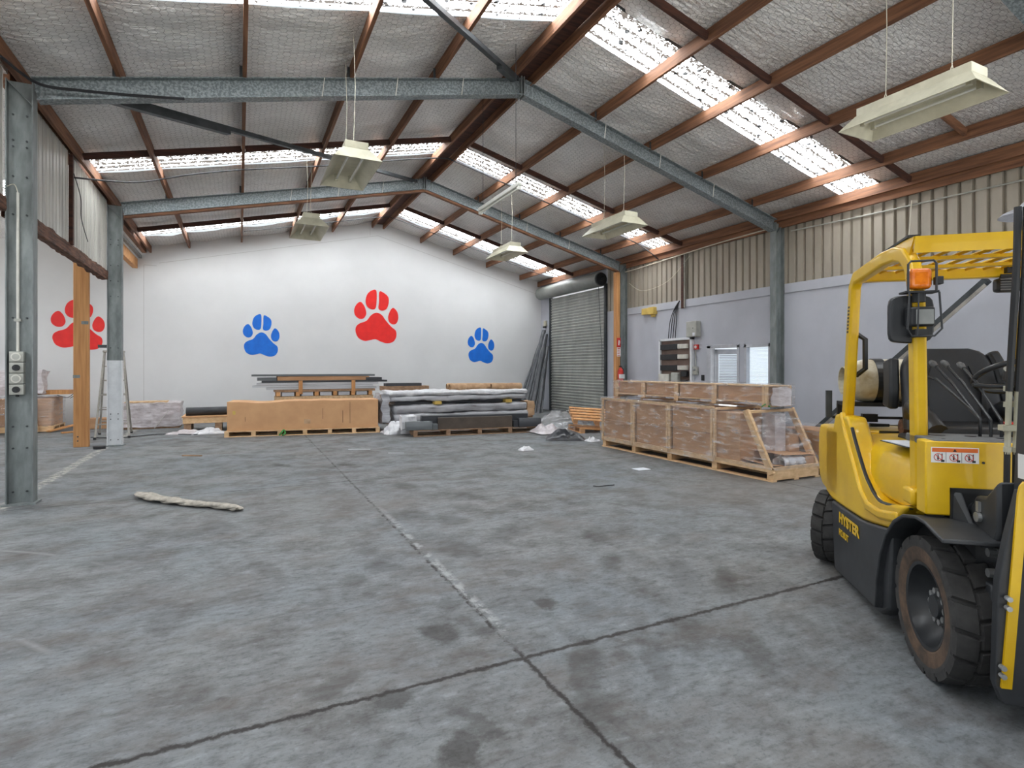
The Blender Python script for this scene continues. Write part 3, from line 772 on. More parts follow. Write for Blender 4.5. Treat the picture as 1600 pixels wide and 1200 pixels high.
# ------------------------------------------------------------------ fluorescent fittings
def fitting(name_label, u, v, z, rz=0.0, wires=((0, .30), (0, -.30)), first=None):
    t = thing('pendant_light', name_label, 'light', (u, v, z), rz, 'hanging trough lights')
    W, Lh = .29, .62
    b = MB()   # reflector skirt: open-bottomed trough
    o_ = [(-W, -Lh, 0), (W, -Lh, 0), (W, Lh, 0), (-W, Lh, 0)]; i_ = [(-.16, -Lh+.10, .15), (.16, -Lh+.10, .15), (.16, Lh-.10, .15), (-.16, Lh-.10, .15)]
    A = [b.bm.verts.new(p) for p in o_]; B = [b.bm.verts.new(p) for p in i_]
    A2 = [b.bm.verts.new((p[0]*.97, p[1]*.985, p[2]-.0)) for p in o_]; B2 = [b.bm.verts.new((p[0]*.95, p[1]*.985, p[2]-.012)) for p in i_]
    for i in range(4):
        j = (i+1) % 4
        b.face([A[i], A[j], B[j], B[i]]); b.face([A2[j], A2[i], B2[i], B2[j]]); b.face([A[j], A[i], A2[i], A2[j]])
    b.face(B2[::-1]); b.face(B)
    b.build('reflector', 'cream', t)
    MB().box(-.14, .14, -Lh+.10, Lh-.10, .15, .24).build('gear_housing', 'cream', t, bevel=.006)
    for x in (-.09, .09):
        b = MB(); b.cyl((x, -Lh+.16, .075), (x, Lh-.16, .075), .013, 10); b.build('tube', 'tube', t)
        for s_ in (-1, 1):
            b = MB(); b.box(x-.018, x+.018, s_*(Lh-.14)-.02, s_*(Lh-.14)+.02, .05, .135); b.build('tube_holder', 'cream_in', t)
    b = MB()
    for dx, dy in wires:
        top = roof(u)-.03-z
        b = MB(); b.tube([(dx-.10, dy, .15), (dx, dy, .34), (dx+.10, dy, .15)], .004, 5); b.build('bridle', 'white_cable', t)
        b = MB(); b.tube([(dx, dy, .34), (dx+.02, dy, .34+(top-.34)*.5), (dx, dy, top)], .004, 5); b.build('hanging_wire', 'white_cable', t)
    return t
fitting('cream trough light hanging above the forklift', 6.03, 3.20, 4.02)
fitting('cream trough light hanging below the near steel frame, big and end-on', 1.28, 7.42, 4.02)
fitting('cream trough light hanging above the long crates', 6.17, 8.38, 4.02)
fitting('small cream trough light in front of the middle frame, end-on', 1.15, 10.95, 4.02)
fitting('small cream trough light hanging near the roller shutter', 5.9, 12.4, 4.27)
t = thing('batten_light', 'slim white batten light hanging under the ridge', 'light', (3.56, 7.76, 4.05))
MB().box(-.04, .04, -.72, .72, .03, .09).build('housing', 'tube', t, bevel=.01)
MB().cyl((0, -.68, .01), (0, .68, .01), .016, 10).build('tube', 'tube', t)
for s_ in (-1, 1):
    MB().box(-.03, .03, s_*.70-.02, s_*.70+.02, -.015, .05).build('tube_holder', 'tube', t)
    MB().tube([(0, s_*.6, .09), (0, s_*.6, roof(3.56)-.03-4.05)], .004, 5).build('hanging_wire', 'cable', t)
t = thing('pendant_light', 'grey dished lamp at the frame edge by the corrugated wall', 'light', (8.55, 3.25, 3.34))
b = MB(); T = Matrix.Rotation(R(90), 4, 'X'); b.lathe([(.02, .2), (.10, .17), (.16, .10), (.30, .04), (.34, 0), (.30, .0), (.12, .09)], 28, T); b.build('shade', 'frame_grey', t, smooth=True)
MB().cyl((0, 0, .18), (0, 0, .34), .05, 12).build('lamp_holder', 'steel_dark', t)
MB().tube([(0, 0, .34), (0, 0, roof(8.55)-.15-3.34)], .006, 6).build('hanging_wire', 'cable', t)

# cables under the roof
def cable(label, pts, r=.012, m='cable', sub=6):
    P = catmull(pts, sub, closed=False); b = MB(); b.tube(P, r, 6); return tag(b.build('cable', m), label, 'cable')
def rz_(u, d): return roof(u)-d
cable('black cable sagging from the eave onto the near rafter', [(-2.13, 7.2, 4.60), (-1.98, 7.76, 4.62), (-1.6, 7.84, 4.66), (-1.04, 7.84, 4.72), (-.6, 7.84, 4.78)], .016)
vv = 11.5
cable('black cable clipped across the roof over the middle bay', [(-2.28, 10.6, 4.42), (-1.6, vv, 4.72), (-.8, vv, rz_(-.8, .24)), (.06, vv, rz_(.06, .21)), (1.4, vv, rz_(1.4, .23)), (2.62, vv, rz_(2.62, .21)), (3.86, vv, rz_(3.86, .22)), (4.3, vv, rz_(4.3, .22)), (5.47, vv, rz_(5.47, .21)), (6.64, vv, rz_(6.64, .21)), (7.88, vv, rz_(7.88, .21)), (9.21, vv, rz_(9.21, .21)), (10.0, 11.6, 4.4)], .014)
vv = 16.7
cable('thin black cable clipped across the roof near the paw-print wall', [(.1, vv, rz_(.1, .21)), (1.4, vv, rz_(1.4, .22)), (2.62, vv, rz_(2.62, .21)), (3.86, vv, rz_(3.86, .22)), (4.3, vv, rz_(4.3, .22)), (5.47, vv, rz_(5.47, .21)), (6.64, vv, rz_(6.64, .21)), (7.88, vv, rz_(7.88, .21)), (9.21, vv, rz_(9.21, .21))], .011)
cable('grey conduit running along the top of the corrugated wall', [(UW-.02, 2.0, 4.12), (UW-.02, 4.0, 4.20), (UW-.02, 6.0, 4.24), (UW-.02, 7.7, 4.30)], .014, 'grey_plastic')
cable('pale cable running below the eave plate towards the shutter', [(UW-.10, 8.1, 4.44), (UW-.10, 9.5, 4.42), (UW-.10, 11, 4.36), (UW-.10, 12.4, 4.30), (UW-.12, 13.0, 4.28)], .014, 'white_cable')
cable('thin pale cable drooping across the corrugated wall by the shutter column', [(UW-.06, 10.5, 4.3), (UW-.06, 11.3, 3.78), (UW-.06, 12.3, 3.66), (UW-.06, 12.9, 3.95)], .007, 'white_cable')
cable('thin pale cable hanging down the corrugated wall behind the forklift', [(UW-.05, 5.42, 4.3), (UW-.06, 5.45, 3.8), (UW-.05, 5.52, 3.26)], .007, 'white_cable')
cable('thin dark wire curling out by the pale cladding sheets', [(UL+.09, 10.3, 4.4), (UL+.13, 10.5, 4.1), (UL+.12, 10.6, 3.8), (UL+.10, 11.1, 3.55)], .006)

# ------------------------------------------------------------------ sockets on the near column
cu, cv = UL+.01+.12, FR[0]-.006
t = thing('socket_outlet', 'bank of four grey sockets and switches on the near column', 'socket', (cu-.025, cv, 1.45))
for i, z in enumerate((.18, .06, -.06, -.18)):
    b = MB(); b.box(-.062, .062, -.07, 0, z-.057, z+.057); p = b.build('module', 'grey_plastic', t, bevel=.006)
    if i in (0, 2):
        b = MB(); b.cyl((0, -.07, z), (0, -.085, z), .045, 20); b.build('socket_ring', 'white_plastic', p, smooth=True)
        b = MB(); b.cyl((0, -.085, z), (0, -.088, z), .032, 20); b.build('socket_face', 'grey_plastic', p)
    else:
        b = MB(); b.cyl((0, -.07, z), (0, -.084, z), .034, 20); b.box(-.03, .03, -.095, -.084, z-.007, z+.007, Matrix.Translation((0, 0, z)) @ Matrix.Rotation(R(40), 4, 'Y') @ Matrix.Translation((0, 0, -z))); b.build('rotary_switch', 'black', p)
MB().cyl((0, -.035, -.237), (0, -.035, -.26), .015, 10).build('cable_gland', 'black', t)
t = thing('conduit', 'white plastic conduit running up the near column above the sockets', 'conduit', (cu-.025, cv-.018, 0))
MB().cyl((0, 0, 1.69), (0, 0, 3.44), .015, 12).build('pipe', 'white_plastic', t, smooth=True)
MB().box(-.03, .03, -.018, .016, 2.02, 2.05).build('saddle_clip', 'grey_plastic', t)
cable('thin pale wire looping out of the conduit top on the near column', [(cu-.025, cv-.02, 3.44), (cu-.05, cv-.03, 3.52), (cu-.10, cv-.04, 3.50), (cu-.17, cv-.04, 3.42), (cu-.22, cv-.02, 3.46)], .004, 'white_cable')

# ------------------------------------------------------------------ things on the right wall
WX = UW-.001
t = thing('switchboard', 'brown electrical switchboard in a white frame on the grey wall', 'switchboard', (WX, 11.0, 1.62))
MB().box(-.05, 0, -.55, .55, -.62, .62).build('panel', 'board_brown', t)
b = MB()
for (y0, y1, z0, z1) in ((-.60, -.54, -.62, .66), (.54, .60, -.62, .66), (-.60, .60, .60, .66)): b.box(-.10, 0, y0, y1, z0, z1)
b.build('frame', 'painted_white', t, bevel=.004)
for z in (.44, .18, -.10):
    MB().box(-.10, -.05, -.08, .54, z-.07, z+.07).build('fuse_row', 'black', t, bevel=.004)
    for k in range(6): MB().box(-.115, -.05, -.12-.055*k-.05, -.12-.055*k-.004, z-.05, z+.06).build('breaker', 'white_plastic', t)
MB().box(-.16, -.05, .15, .54, -.56, -.26).build('meter_box', 'white_plastic', t, bevel=.01)
MB().box(-.17, -.05, -.18, .06, -.56, -.22).build('meter', 'grey_plastic', t, bevel=.02)
MB().box(-.14, -.05, -.46, -.26, -.55, -.40).build('contactor', 'black', t, bevel=.01)
MB().box(-.14, -.05, -.46, -.26, -.32, -.18).build('contactor', 'black', t, bevel=.01)
for k in range(4):
    y = 11.05+.05*k
    o = cable('black mains cable dropping into the switchboard, %s from the shutter' % ('fourth', 'third', 'second', 'first')[k],
              [(UW-.06, 10.86, 3.22), (UW-.05, 10.95+.03*k, 3.05), (UW-.05, 10.98+.075*k, 2.75), (UW-.05, 11.03+.085*k, 2.26)], .011)
    o['group'] = 'mains cables over the switchboard'
t = thing('conduit', 'rusty brown vertical conduit on the corrugated wall above the switchboard', 'conduit', (UW-.045, 10.73, 0))
MB().box(-.03, .0, -.02, .06, 3.02, 4.40).build('channel', 'timber_dark', t)
MB().cyl((-.02, -.05, 3.02), (-.02, -.05, 4.40), .018, 10).build('pipe', 'alu', t)
t = thing('control_box', 'grey alarm box mounted above the red call point', 'box', (WX, 10.36, 2.47))
MB().box(-.15, 0, -.17, .17, -.19, .19).build('case', 'grey_plastic', t, bevel=.008)
MB().box(-.155, -.15, -.12, -.05, -.17, -.09).build('label_plate', 'paper', t)
MB().cyl((-.15, -.06, .02), (-.158, -.06, .02), .012, 10).build('key_lock', 'steel_dark', t)
t = thing('emergency_light', 'small yellowed emergency light high by the shutter column', 'light', (WX, 12.02, 3.06))
MB().box(-.12, 0, -.02, .26, -.08, .09).build('battery_case', 'yellow_box', t, bevel=.01)
MB().box(-.14, 0, -.26, -.03, -.10, .10).build('lamp_case', 'yellow_box', t, bevel=.015)
MB().box(-.08, 0, -.2, -.08, -.16, -.10).build('lamp_head', 'yellow_box', t, bevel=.01)
t = thing('call_point', 'red fire call point below the grey alarm box', 'alarm', (WX, 10.30, 2.03))
MB().box(-.06, 0, -.06, .06, -.06, .06).build('case', 'red', t, bevel=.006)
MB().cyl((-.06, 0, 0), (-.07, 0, 0), .035, 14).build('push_button', 'label_white', t)
t = thing('switch_box', 'grey switch beside the switchboard with a conduit above', 'switch', (WX, 10.33, 1.45))
MB().box(-.07, 0, -.07, .07, -.1, .1).build('case', 'grey_plastic', t, bevel=.006)
MB().cyl((-.03, 0, .1), (-.03, 0, .52), .012, 8).build('conduit_pipe', 'grey_plastic', t)
MB().cyl((-.07, 0, .03), (-.10, 0, .03), .03, 12).build('rotary_handle', 'chrome', t)
o = MB().box(-.012, 0, -.05, .05, -.07, .07).build('wall_switch', 'black', bevel=.004); o.location = (WX, 10.12, 1.28)
tag(o, 'small black wall switch beside the glazed door', 'switch')
# sign and extinguisher on the shutter post
pv = FR[1]-.10
t = thing('fire_sign', 'red and white fire extinguisher sign on the timber post', 'sign', (9.765, pv-.003, 2.12))
o = MB().box(-.065, .065, -.004, .0, -.01, .26).build('red_plate', 'red', t)
o = MB().box(-.065, .065, -.004, .0, -.27, -.015).build('white_plate', 'label_white', t)
b = MB(); b.mi = 0
b.box(-.018, .018, -.007, -.004, .05, .17); b.box(-.01, .01, -.007, -.004, .17, .20); b.bar((.0, -.0055, .195), (.04, -.0055, .16), .003, .012, up=(1, 0, 1)); b.bar((.04, -.0055, .16), (.036, -.0055, .10), .003, .01, up=(1, 0, 0))
b.build('pictogram', 'label_white', t)
b = MB()
for k in range(4): b.box(-.05, .05 - .018*(k % 2), -.006, -.004, -.25+.05*k, -.235+.05*k)
b.box(-.05, .05, -.006, -.004, -.06, -.035); b.build('print_lines', 'red', t)
t = thing('fire_extinguisher', 'red fire extinguisher hanging on the timber post under its sign', 'extinguisher', (9.765, pv-.09, 1.28))
b = MB(); T = Matrix.Rotation(R(90), 4, 'X'); b.lathe([(.0, -.28), (.07, -.27), (.08, -.24), (.08, .14), (.06, .20), (.025, .23), (.025, .26), (0, .26)], 20, T); b.build('cylinder_body', 'red', t, smooth=True)
MB().box(-.05, .03, -.015, .015, .27, .30).build('trigger', 'black', t)
MB().tube([(.03, 0, .26), (.10, 0, .2), (.105, 0, 0), (.095, 0, -.15)], .011, 6).build('hose', 'black', t)
MB().box(-.081, .081, -.0815, -.03, -.06, .06).build('label_band', 'label_white', t)
MB().box(-.03, .03, .07, .09, .1, .16).build('wall_bracket', 'steel_dark', t)

# ------------------------------------------------------------------ forklift (x forward, y to its left)
FO = Vector((3.436, 1.224, 0)); FA = math.pi + math.atan2(.7557, .6549)
FT = Matrix.Translation(FO) @ Matrix.Rotation(FA, 4, 'Z')
fk = thing('forklift', 'yellow forklift with black lower panels and solid tyres, facing the camera', 'forklift', FO, FA)
def mirror_build(f, name, m, **kw):
    out = []
    for s_ in (-1, 1):
        b = MB(); f(b, s_); out.append(b.build(name, m, fk, **kw))
    return out
# side bodywork
SIDE_POLY = [(-1.60, .56), (-1.45, .53), (-1.1, .535), (-.80, .546), (-.64, .565), (-.395, .605), (-.30, .655), (-.20, .74), (-.13, .79), (-.30, .76), (-.42, .735), (-.53, .733), (-.64, .76), (-.72, .80),
             (-.80, .857), (-.956, 1.02), (-1.05, 1.12), (-1.10, 1.17), (-1.37, 1.17), (-1.42, 1.07), (-1.60, 1.06)]
mirror_build(lambda b, s_: b.prism(SIDE_POLY, lambda a, c: (a, s_*.56, c), lambda a, c: (a, s_*.44, c)), 'side_body', 'fl_yellow', bevel=.022, seg=3)
# raised rib running down from the rear pillar
mirror_build(lambda b, s_: b.sweep([(-1.24, s_*.555, 1.18), (-1.12, s_*.56, 1.04), (-.98, s_*.562, .89), (-.82, s_*.562, .72), (-.70, s_*.562, .655), (-.5, s_*.56, .655), (-.25, s_*.557, .70)], [(-.035, -.02), (.035, -.02), (.025, .016), (-.025, .016)], up=(0, s_, 0)), 'body_rib', 'fl_yellow', bevel=.012)
# counterweight
b = MB()
prof = [(-1.30, .56), (-1.62, .565), (-1.78, .59), (-1.86, .65), (-1.90, .80), (-1.89, .98), (-1.84, 1.06), (-1.30, 1.06)]
ys = [(-.56, .86), (-.50, .97), (-.40, 1.0), (.40, 1.0), (.50, .97), (.56, .86)]
V = [[b.bm.verts.new((-1.30+(x+1.30)*k, y, z)) for x, z in prof] for y, k in ys]
for i in range(len(ys)-1):
    for j in range(len(prof)): b.face([V[i][j], V[i][(j+1) % len(prof)], V[i+1][(j+1) % len(prof)], V[i+1][j]])
b.face(V[0][::-1]); b.face(V[-1]); b.build('counterweight', 'fl_yellow', fk, bevel=.025, seg=3)
# engine hood in the recess between the pillars
b = MB()
sec = [(-.515, .735), (-.52, .84), (-.475, .985), (-.40, 1.04), (-.1, 1.055), (.1, 1.055), (.40, 1.04), (.475, .985), (.52, .84), (.515, .735)]
def hx(x, y, z): return (x, y*(1 - .05*max(0, (x+.35)/.3) if x > -.35 else 1), z)
b.prism(sec, lambda y, z: (-1.30, y, z), lambda y, z: (-.16, y*.985, z)); b.build('engine_hood', 'fl_yellow', fk, bevel=.03, seg=3)
o = MB().box(-1.30, -1.29, -.30, .30, 1.02, 1.062).build('hood_seam', 'fl_dark', fk)
MB().lathe([(0, .0), (.035, 0), (.035, .03), (.022, .035), (.022, .05), (0, .05)], 12, Matrix.Translation((-1.55, -.34, 1.055)) @ Matrix.Rotation(R(90), 4, 'X')).build('filler_cap', 'red', fk)
mirror_build(lambda b, s_: b.tube(catmull([(-1.04, s_*.545, 1.10), (-.945, s_*.548, 1.0), (-.79, s_*.548, .845), (-.70, s_*.548, .785), (-.62, s_*.548, .745), (-.5, s_*.548, .722), (-.28, s_*.54, .75), (-.15, s_*.535, .78)], 4, closed=False), .012, 6), 'hood_gap', 'black')
# black lower side panels with the maker's lettering
SK = [(-1.37, .04), (-1.15, .05), (-.48, .085), (-.36, .16), (-.30, .60), (-.39, .605), (-.64, .565), (-.80, .545), (-1.1, .535), (-1.40, .53)]
sk = mirror_build(lambda b, s_: b.prism(SK, lambda a, c: (a, s_*(.575 if c > .3 else .565), c), lambda a, c: (a, s_*.48, c)), 'side_skirt', 'fl_dark', bevel=.012)
MB().box(-1.40, .16, -.40, .40, .14, .70).build('chassis', 'black', fk)
MB().box(-.34, .04, -.47, .47, .60, 1.10).build('front_bulkhead', 'black', fk)
def lettering(name, txt, size, loc, parent, m, offset=0.0, sx=1.0):
    cu = bpy.data.curves.new(name, 'FONT'); cu.body = txt; cu.size = size; cu.extrude = .0015; cu.offset = offset
    to = bpy.data.objects.new(name, cu); col.objects.link(to)
    dg = bpy.context.evaluated_depsgraph_get(); me = bpy.data.meshes.new_from_object(to.evaluated_get(dg))
    bpy.data.objects.remove(to); bpy.data.curves.remove(cu)
    o = bpy.data.objects.new(name, me); col.objects.link(o); me.materials.clear(); me.materials.append(M[m])
    o.location = loc; o.rotation_euler = (R(90), 0, 0); o.scale = (sx, 1, 1); o.parent = parent; return o
lettering('maker_name', 'HYSTER', .098, (-1.21, -.578, .425), sk[0], 'fl_yellow', .0035, 1.18)
lettering('model_number', 'H2.0UT', .062, (-1.21, -.578, .335), sk[0], 'fl_yellow', .001, 1.0)
# wheels
def wheel(x, y, r, wd, steer, dusty):
    T0 = Matrix.Translation((x, y, r)) @ Matrix.Rotation(steer, 4, 'Z')
    sgn = -1 if y < 0 else 1
    T = T0 @ Matrix.Scale(sgn, 4, (0, 1, 0))      # +y of the profile is the outer side
    rr = r*.60; h_ = wd/2
    b = MB(); b.lathe([(.02, -.02), (rr*.72, -.02), (rr*.86, .02), (rr*.92, h_*.55), (rr*.95, h_*.86), (rr*1.03, h_*.9), (rr*1.03, -h_*.8), (rr*.5, -h_*.8)], 40, T)
    rim = b.build('wheel', 'black_sat', fk, smooth=True)
    N = 16; nth = N*20; nt = 34
    prof = [(rr*1.0, h_*.86), (rr*1.08, h_*.93), (r*.72, h_*.96), (r*.83, h_*.98), (r*.89, h_*1.0), (r*.94, h_*.985)]
    tread = [(r*(1-.012*abs(w_)**3), w_*h_) for w_ in [.96-1.92*i/(nt-1) for i in range(nt)]]
    prof2 = [(r*.94, -h_), (r*.8, -h_*.97), (rr*1.0, -h_*.86)]
    allp = prof+tread+prof2
    b = MB(); rings = []
    for k, (pr, py) in enumerate(allp):
        ring = []
        for i in range(nth):
            w_ = py/h_; rad = pr
            th = 2*math.pi*i/nth + .20*abs(w_)*2*math.pi/N; q = th*N/(2*math.pi)
            if pr > r*.90:
                g = 0
                a = abs(((q-.20*w_) % 1.0)-.5)            # lugs reaching in from one shoulder
                c = abs(((q+.5+.20*w_) % 1.0)-.5)
                if w_ > -.05 and a > .5-.055-.05*max(0, w_-.5): g = 1
                if w_ < .05 and c > .5-.055-.05*max(0, -w_-.5): g = 1
                e = abs(((q+.25) % .5)-.25)
                if abs(w_) < .035: g = max(g, .5)
                rad -= g*.018
            ring.append(b.bm.verts.new(T @ Vector((rad*math.cos(th), py, rad*math.sin(th)))))
        rings.append(ring)
    for k in range(len(allp)-1):
        b.mi = 1 if (dusty and k < 3) else 0
        A, B = rings[k], rings[k+1]
        for i in range(nth): b.face([A[i], A[(i+1) % nth], B[(i+1) % nth], B[i]])
    b.build('tyre', ['tyre', 'tyre_dust'], rim)
    b = MB(); b.lathe([(0, .045), (rr*.26, .045), (rr*.28, .03), (rr*.42, .012), (rr*.42, -.02), (0, -.02)], 28, T); b.build('hub', 'fl_dark', rim, smooth=True)
    for i in range(10):
        t = 2*math.pi*i/10; c = Vector((rr*.36*math.cos(t), .012, rr*.36*math.sin(t)))
        b = MB(); b.cyl(T @ c, T @ (c+Vector((0, .022, 0))), .015, 6); b.build('wheel_nut', 'chrome', rim)
    if dusty:
        b = MB(); b.cyl(T @ Vector((rr*.45, .02, -rr*.45)), T @ Vector((rr*.66, .045, -rr*.66)), .007, 8); b.build('valve_stem', 'chrome', rim)
    return rim
wheel(0, -.455, .335, .19, 0, True); wheel(0, .455, .335, .19, 0, True)
wheel(-1.68, -.49, .272, .17, R(-30), False); wheel(-1.68, .44, .272, .17, R(-30), False)
# front mudguards
FEN = [(-.47, .13), (-.45, .30), (-.40, .46), (-.31, .60), (-.20, .70), (-.08, .76), (.06, .79), (.16, .79), (.34, .755)]
FIN = [(.34, .735), (.16, .772), (.06, .772), (-.075, .742), (-.19, .683), (-.295, .588), (-.382, .452), (-.432, .295), (-.45, .13)]
mirror_build(lambda b, s_: b.prism(FEN+FIN, lambda a, c: (a, s_*.605, c), lambda a, c: (a, s_*.30, c)), 'mudguard', 'fl_dark', bevel=.006)
# cowl with the warning label
cw = MB().box(-.02, .08, -.565, .565, .80, 1.155).build('front_cowl', 'fl_yellow', fk, bevel=.008)
b = MB(); b.mi = 0; X = .0815
b.box(.079, X, -.542, -.348, 1.052, 1.126)
b.mi = 1; b.box(X-.001, X+.0006, -.538, -.352, 1.103, 1.122)
b.mi = 2
b.prism([(-.453, 1.106), (-.437, 1.106), (-.445, 1.119)], lambda a, c: (X, a, c), lambda a, c: (X+.001, a, c))
for cx in (-.513, -.449, -.387):
    n = 18; ro, ri = .0185, .0155
    b.mi = 3
    A = [b.bm.verts.new((X+.0009, cx+ro*math.cos(2*math.pi*i/n), 1.078+ro*math.sin(2*math.pi*i/n))) for i in range(n)]
    B = [b.bm.verts.new((X+.0009, cx+ri*math.cos(2*math.pi*i/n), 1.078+ri*math.sin(2*math.pi*i/n))) for i in range(n)]
    for i in range(n): b.face([A[i], A[(i+1) % n], B[(i+1) % n], B[i]])
    b.bar((X+.0008, cx-.012, 1.09), (X+.0008, cx+.012, 1.066), .003, .001, up=(1, 0, 0))
    b.mi = 2
    b.box(X, X+.0006, cx-.004, cx+.003, 1.066, 1.084); b.box(X, X+.0006, cx-.003, cx+.002, 1.085, 1.091)
    b.box(X, X+.0006, cx+.012, cx+.026, 1.056, 1.066); b.box(X, X+.0006, cx+.014, cx+.018, 1.066, 1.096)
for cx in (-.481, -.417): b.box(X, X+.0006, cx-.0008, cx+.0008, 1.054, 1.102)
o = b.build('warning_label', ['label_white', 'label_orange', 'label_black', 'red'], cw); o['label'] = 'white and orange warning label with three pictograms'
MB().cyl((.079, -.33, 1.058), (.083, -.33, 1.058), .006, 10).build('cowl_hole', 'black', cw)
MB().box(-.24, .075, -.53, -.10, 1.12, 1.160).build('lever_console', 'fl_grey', fk, bevel=.006)
for (x, y, r_) in ((-.15, -.43, .042), (-.12, -.29, .024), (-.06, -.19, .02), (.03, -.47, .008), (.03, -.22, .012)):
    b = MB(); T = Matrix.Translation((x, y, 0)); b.lathe([(0, 1.1605), (r_, 1.1605), (r_, 1.1615), (0, 1.1615)], 20, T @ Matrix.Rotation(R(90), 4, 'X')); b.build('console_recess', 'black', fk)
MB().box(-.9, .0, -.10, .50, .95, .99).build('floor_plate', 'black', fk)
MB().box(-.30, .05, .08, .54, 1.12, 1.22).build('dash', 'fl_dark', fk, bevel=.02)
# overhead guard
PIL = [(-.15, .80), (-.165, 1.4), (-.18, 1.75), (-.195, 1.94), (-.235, 2.05), (-.31, 2.115), (-.42, 2.145), (-.6, 2.15), (-1.08, 2.115), (-1.14, 2.06), (-1.175, 1.84), (-1.235, 1.45), (-1.29, 1.15), (-1.34, 1.02)]
SEC = [(-.03, -.042), (.03, -.042), (.03, .042), (-.03, .042)]
guard = mirror_build(lambda b, s_: b.sweep([(x, s_*.50, z) for x, z in PIL], SEC, up=(1, 0, 0)), 'guard_pillar', 'fl_yellow', bevel=.014, seg=3)
mirror_build(lambda b, s_: b.box(-.21, -.085, s_*.56, s_*.46, .80, .885), 'pillar_socket', 'fl_yellow', bevel=.015)
GU = [(-.175, 2.19), (-.265, 2.07), (-.48, 2.15), (-.60, 2.165), (-.5, 2.195)]
mirror_build(lambda b, s_: b.prism(GU, lambda a, c: (a, s_*.515, c), lambda a, c: (a, s_*.505, c)), 'guard_gusset', 'fl_yellow')
gr = MB().hexa([(-.185, -.51, 2.185), (-.17, -.51, 2.19), (-.17, .51, 2.19), (-.185, .51, 2.185), (-.20, -.51, 2.108), (-.185, -.51, 2.105), (-.185, .51, 2.105), (-.20, .51, 2.108)]).build('guard_roof', 'fl_yellow', fk)
b = MB(); b.box(-1.13, -1.06, -.5, .5, 2.085, 2.15); b.build('rear_crossbar', 'fl_yellow', gr, bevel=.008)
for x in (-.50, -.80):
    b = MB(); b.box(x-.02, x+.02, -.49, .49, 2.115, 2.135); b.build('guard_crossbar', 'fl_yellow', gr)
for k in range(10):
    y = -.44+.0978*k
    b = MB(); T = Matrix.Translation((0, y, 2.155)) @ Matrix.Rotation(R(24), 4, 'X'); b.box(-1.08, -.19, -.041, .041, -.008, .008, T); b.build('guard_slat', 'fl_yellow', gr)
b = MB(); b.hexa([(-.62, -.52, 2.175), (-.24, -.52, 2.20), (-.24, -.46, 2.20), (-.62, -.46, 2.175), (-.62, -.52, 2.19), (-.24, -.52, 2.212), (-.24, -.46, 2.212), (-.62, -.46, 2.19)]); b.build('edge_strip', 'black', gr)
b = MB()
for k in range(8): b.box(-1.175-.004*k, -1.145-.004*k, -.5325, -.5298, 1.93-.024*k-.014, 1.93-.024*k)
b.build('pillar_label', 'label_black', guard[0])
# beacon, mirror and work light on the front pillar
bx, by = -.10, -.515
br = MB().box(bx-.06, bx+.02, by-.075, by+.075, 1.885, 1.895).build('beacon_bracket', 'black', fk)
b = MB(); b.box(bx-.045, bx+.012, by-.052, by+.052, 1.905, 2.012); b.build('amber_lens', 'amber', br, bevel=.022, seg=4)
b = MB(); b.tube([(bx+.02, by-.062, 1.89), (bx+.02, by-.062, 2.03), (bx+.02, by-.05, 2.045), (bx+.02, by+.05, 2.045), (bx+.02, by+.062, 2.03), (bx+.02, by+.062, 1.89)], .006, 6); b.build('guard_hoop', 'fl_dark', br)
MB().box(bx-.02, bx+.02, by+.062, by+.095, 1.925, 1.965).build('relay', 'black', br, bevel=.004)
MB().cyl((bx-.02, by, 1.84), (bx-.02, by, 1.89), .03, 12).build('lamp_neck', 'black', br)
b = MB(); P = catmull([(-.095, -.10), (-.10, 0), (-.095, .10), (-.05, .125), (.05, .125), (.10, .10), (.105, 0), (.10, -.09), (.05, -.12), (-.05, -.12)], 3)
b.prism([(p.x, p.y) for p in P], lambda a, c: (bx-.09, by-.02+a, 1.755+c), lambda a, c: (bx-.06, by-.02+a, 1.755+c)); b.build('mirror', 'black_sat', fk, bevel=.008)
wl = MB().box(bx-.05, bx+.015, by-.055, by+.062, 1.715, 1.815).build('headlight', 'black_sat', fk, bevel=.012)
MB().box(bx+.014, bx+.02, by-.026, by+.052, 1.725, 1.80).build('lens', 'lamp_glass', wl, bevel=.004)
b = MB()
b.tube([(bx+.03, by-.06, 1.885), (bx+.04, by-.072, 1.70), (bx+.03, by-.05, 1.665), (bx+.03, by+.05, 1.665), (bx+.04, by+.078, 1.70), (bx+.03, by+.07, 1.885)], .005, 6)
b.tube([(bx+.045, by-.025, 1.88), (bx+.045, by-.03, 1.665)], .004, 6); b.build('lamp_cage', 'fl_dark', wl)
MB().box(bx-.05, bx+.02, by-.03, by+.03, 1.66, 1.70).build('lamp_clamp', 'black', wl)
# rear work light under the guard
rl = MB().box(-1.10, -1.02, .27, .40, 1.985, 2.075).build('rear_work_light', 'black_sat', fk, bevel=.02)
MB().box(-1.07, -1.05, .30, .37, 2.07, 2.10).build('lamp_bracket', 'black', rl)
for k in range(5): MB().box(-1.018, -1.012, .28, .39, 1.995+.016*k, 2.003+.016*k).build('lamp_rib', 'fl_grey', rl)
MB().box(-1.02, -.98, .30, .335, 2.10, 2.135).build('roof_clip', 'black', rl)
# grab handle on the rear pillar
b = MB(); b.sweep([(-1.20, -.47, 1.74), (-1.13, -.44, 1.70), (-1.16, -.43, 1.50), (-1.22, -.47, 1.45)], [(-.012, -.012), (.012, -.012), (.012, .012), (-.012, .012)], up=(0, 1, 0)); b.build('grab_handle', 'black', fk)
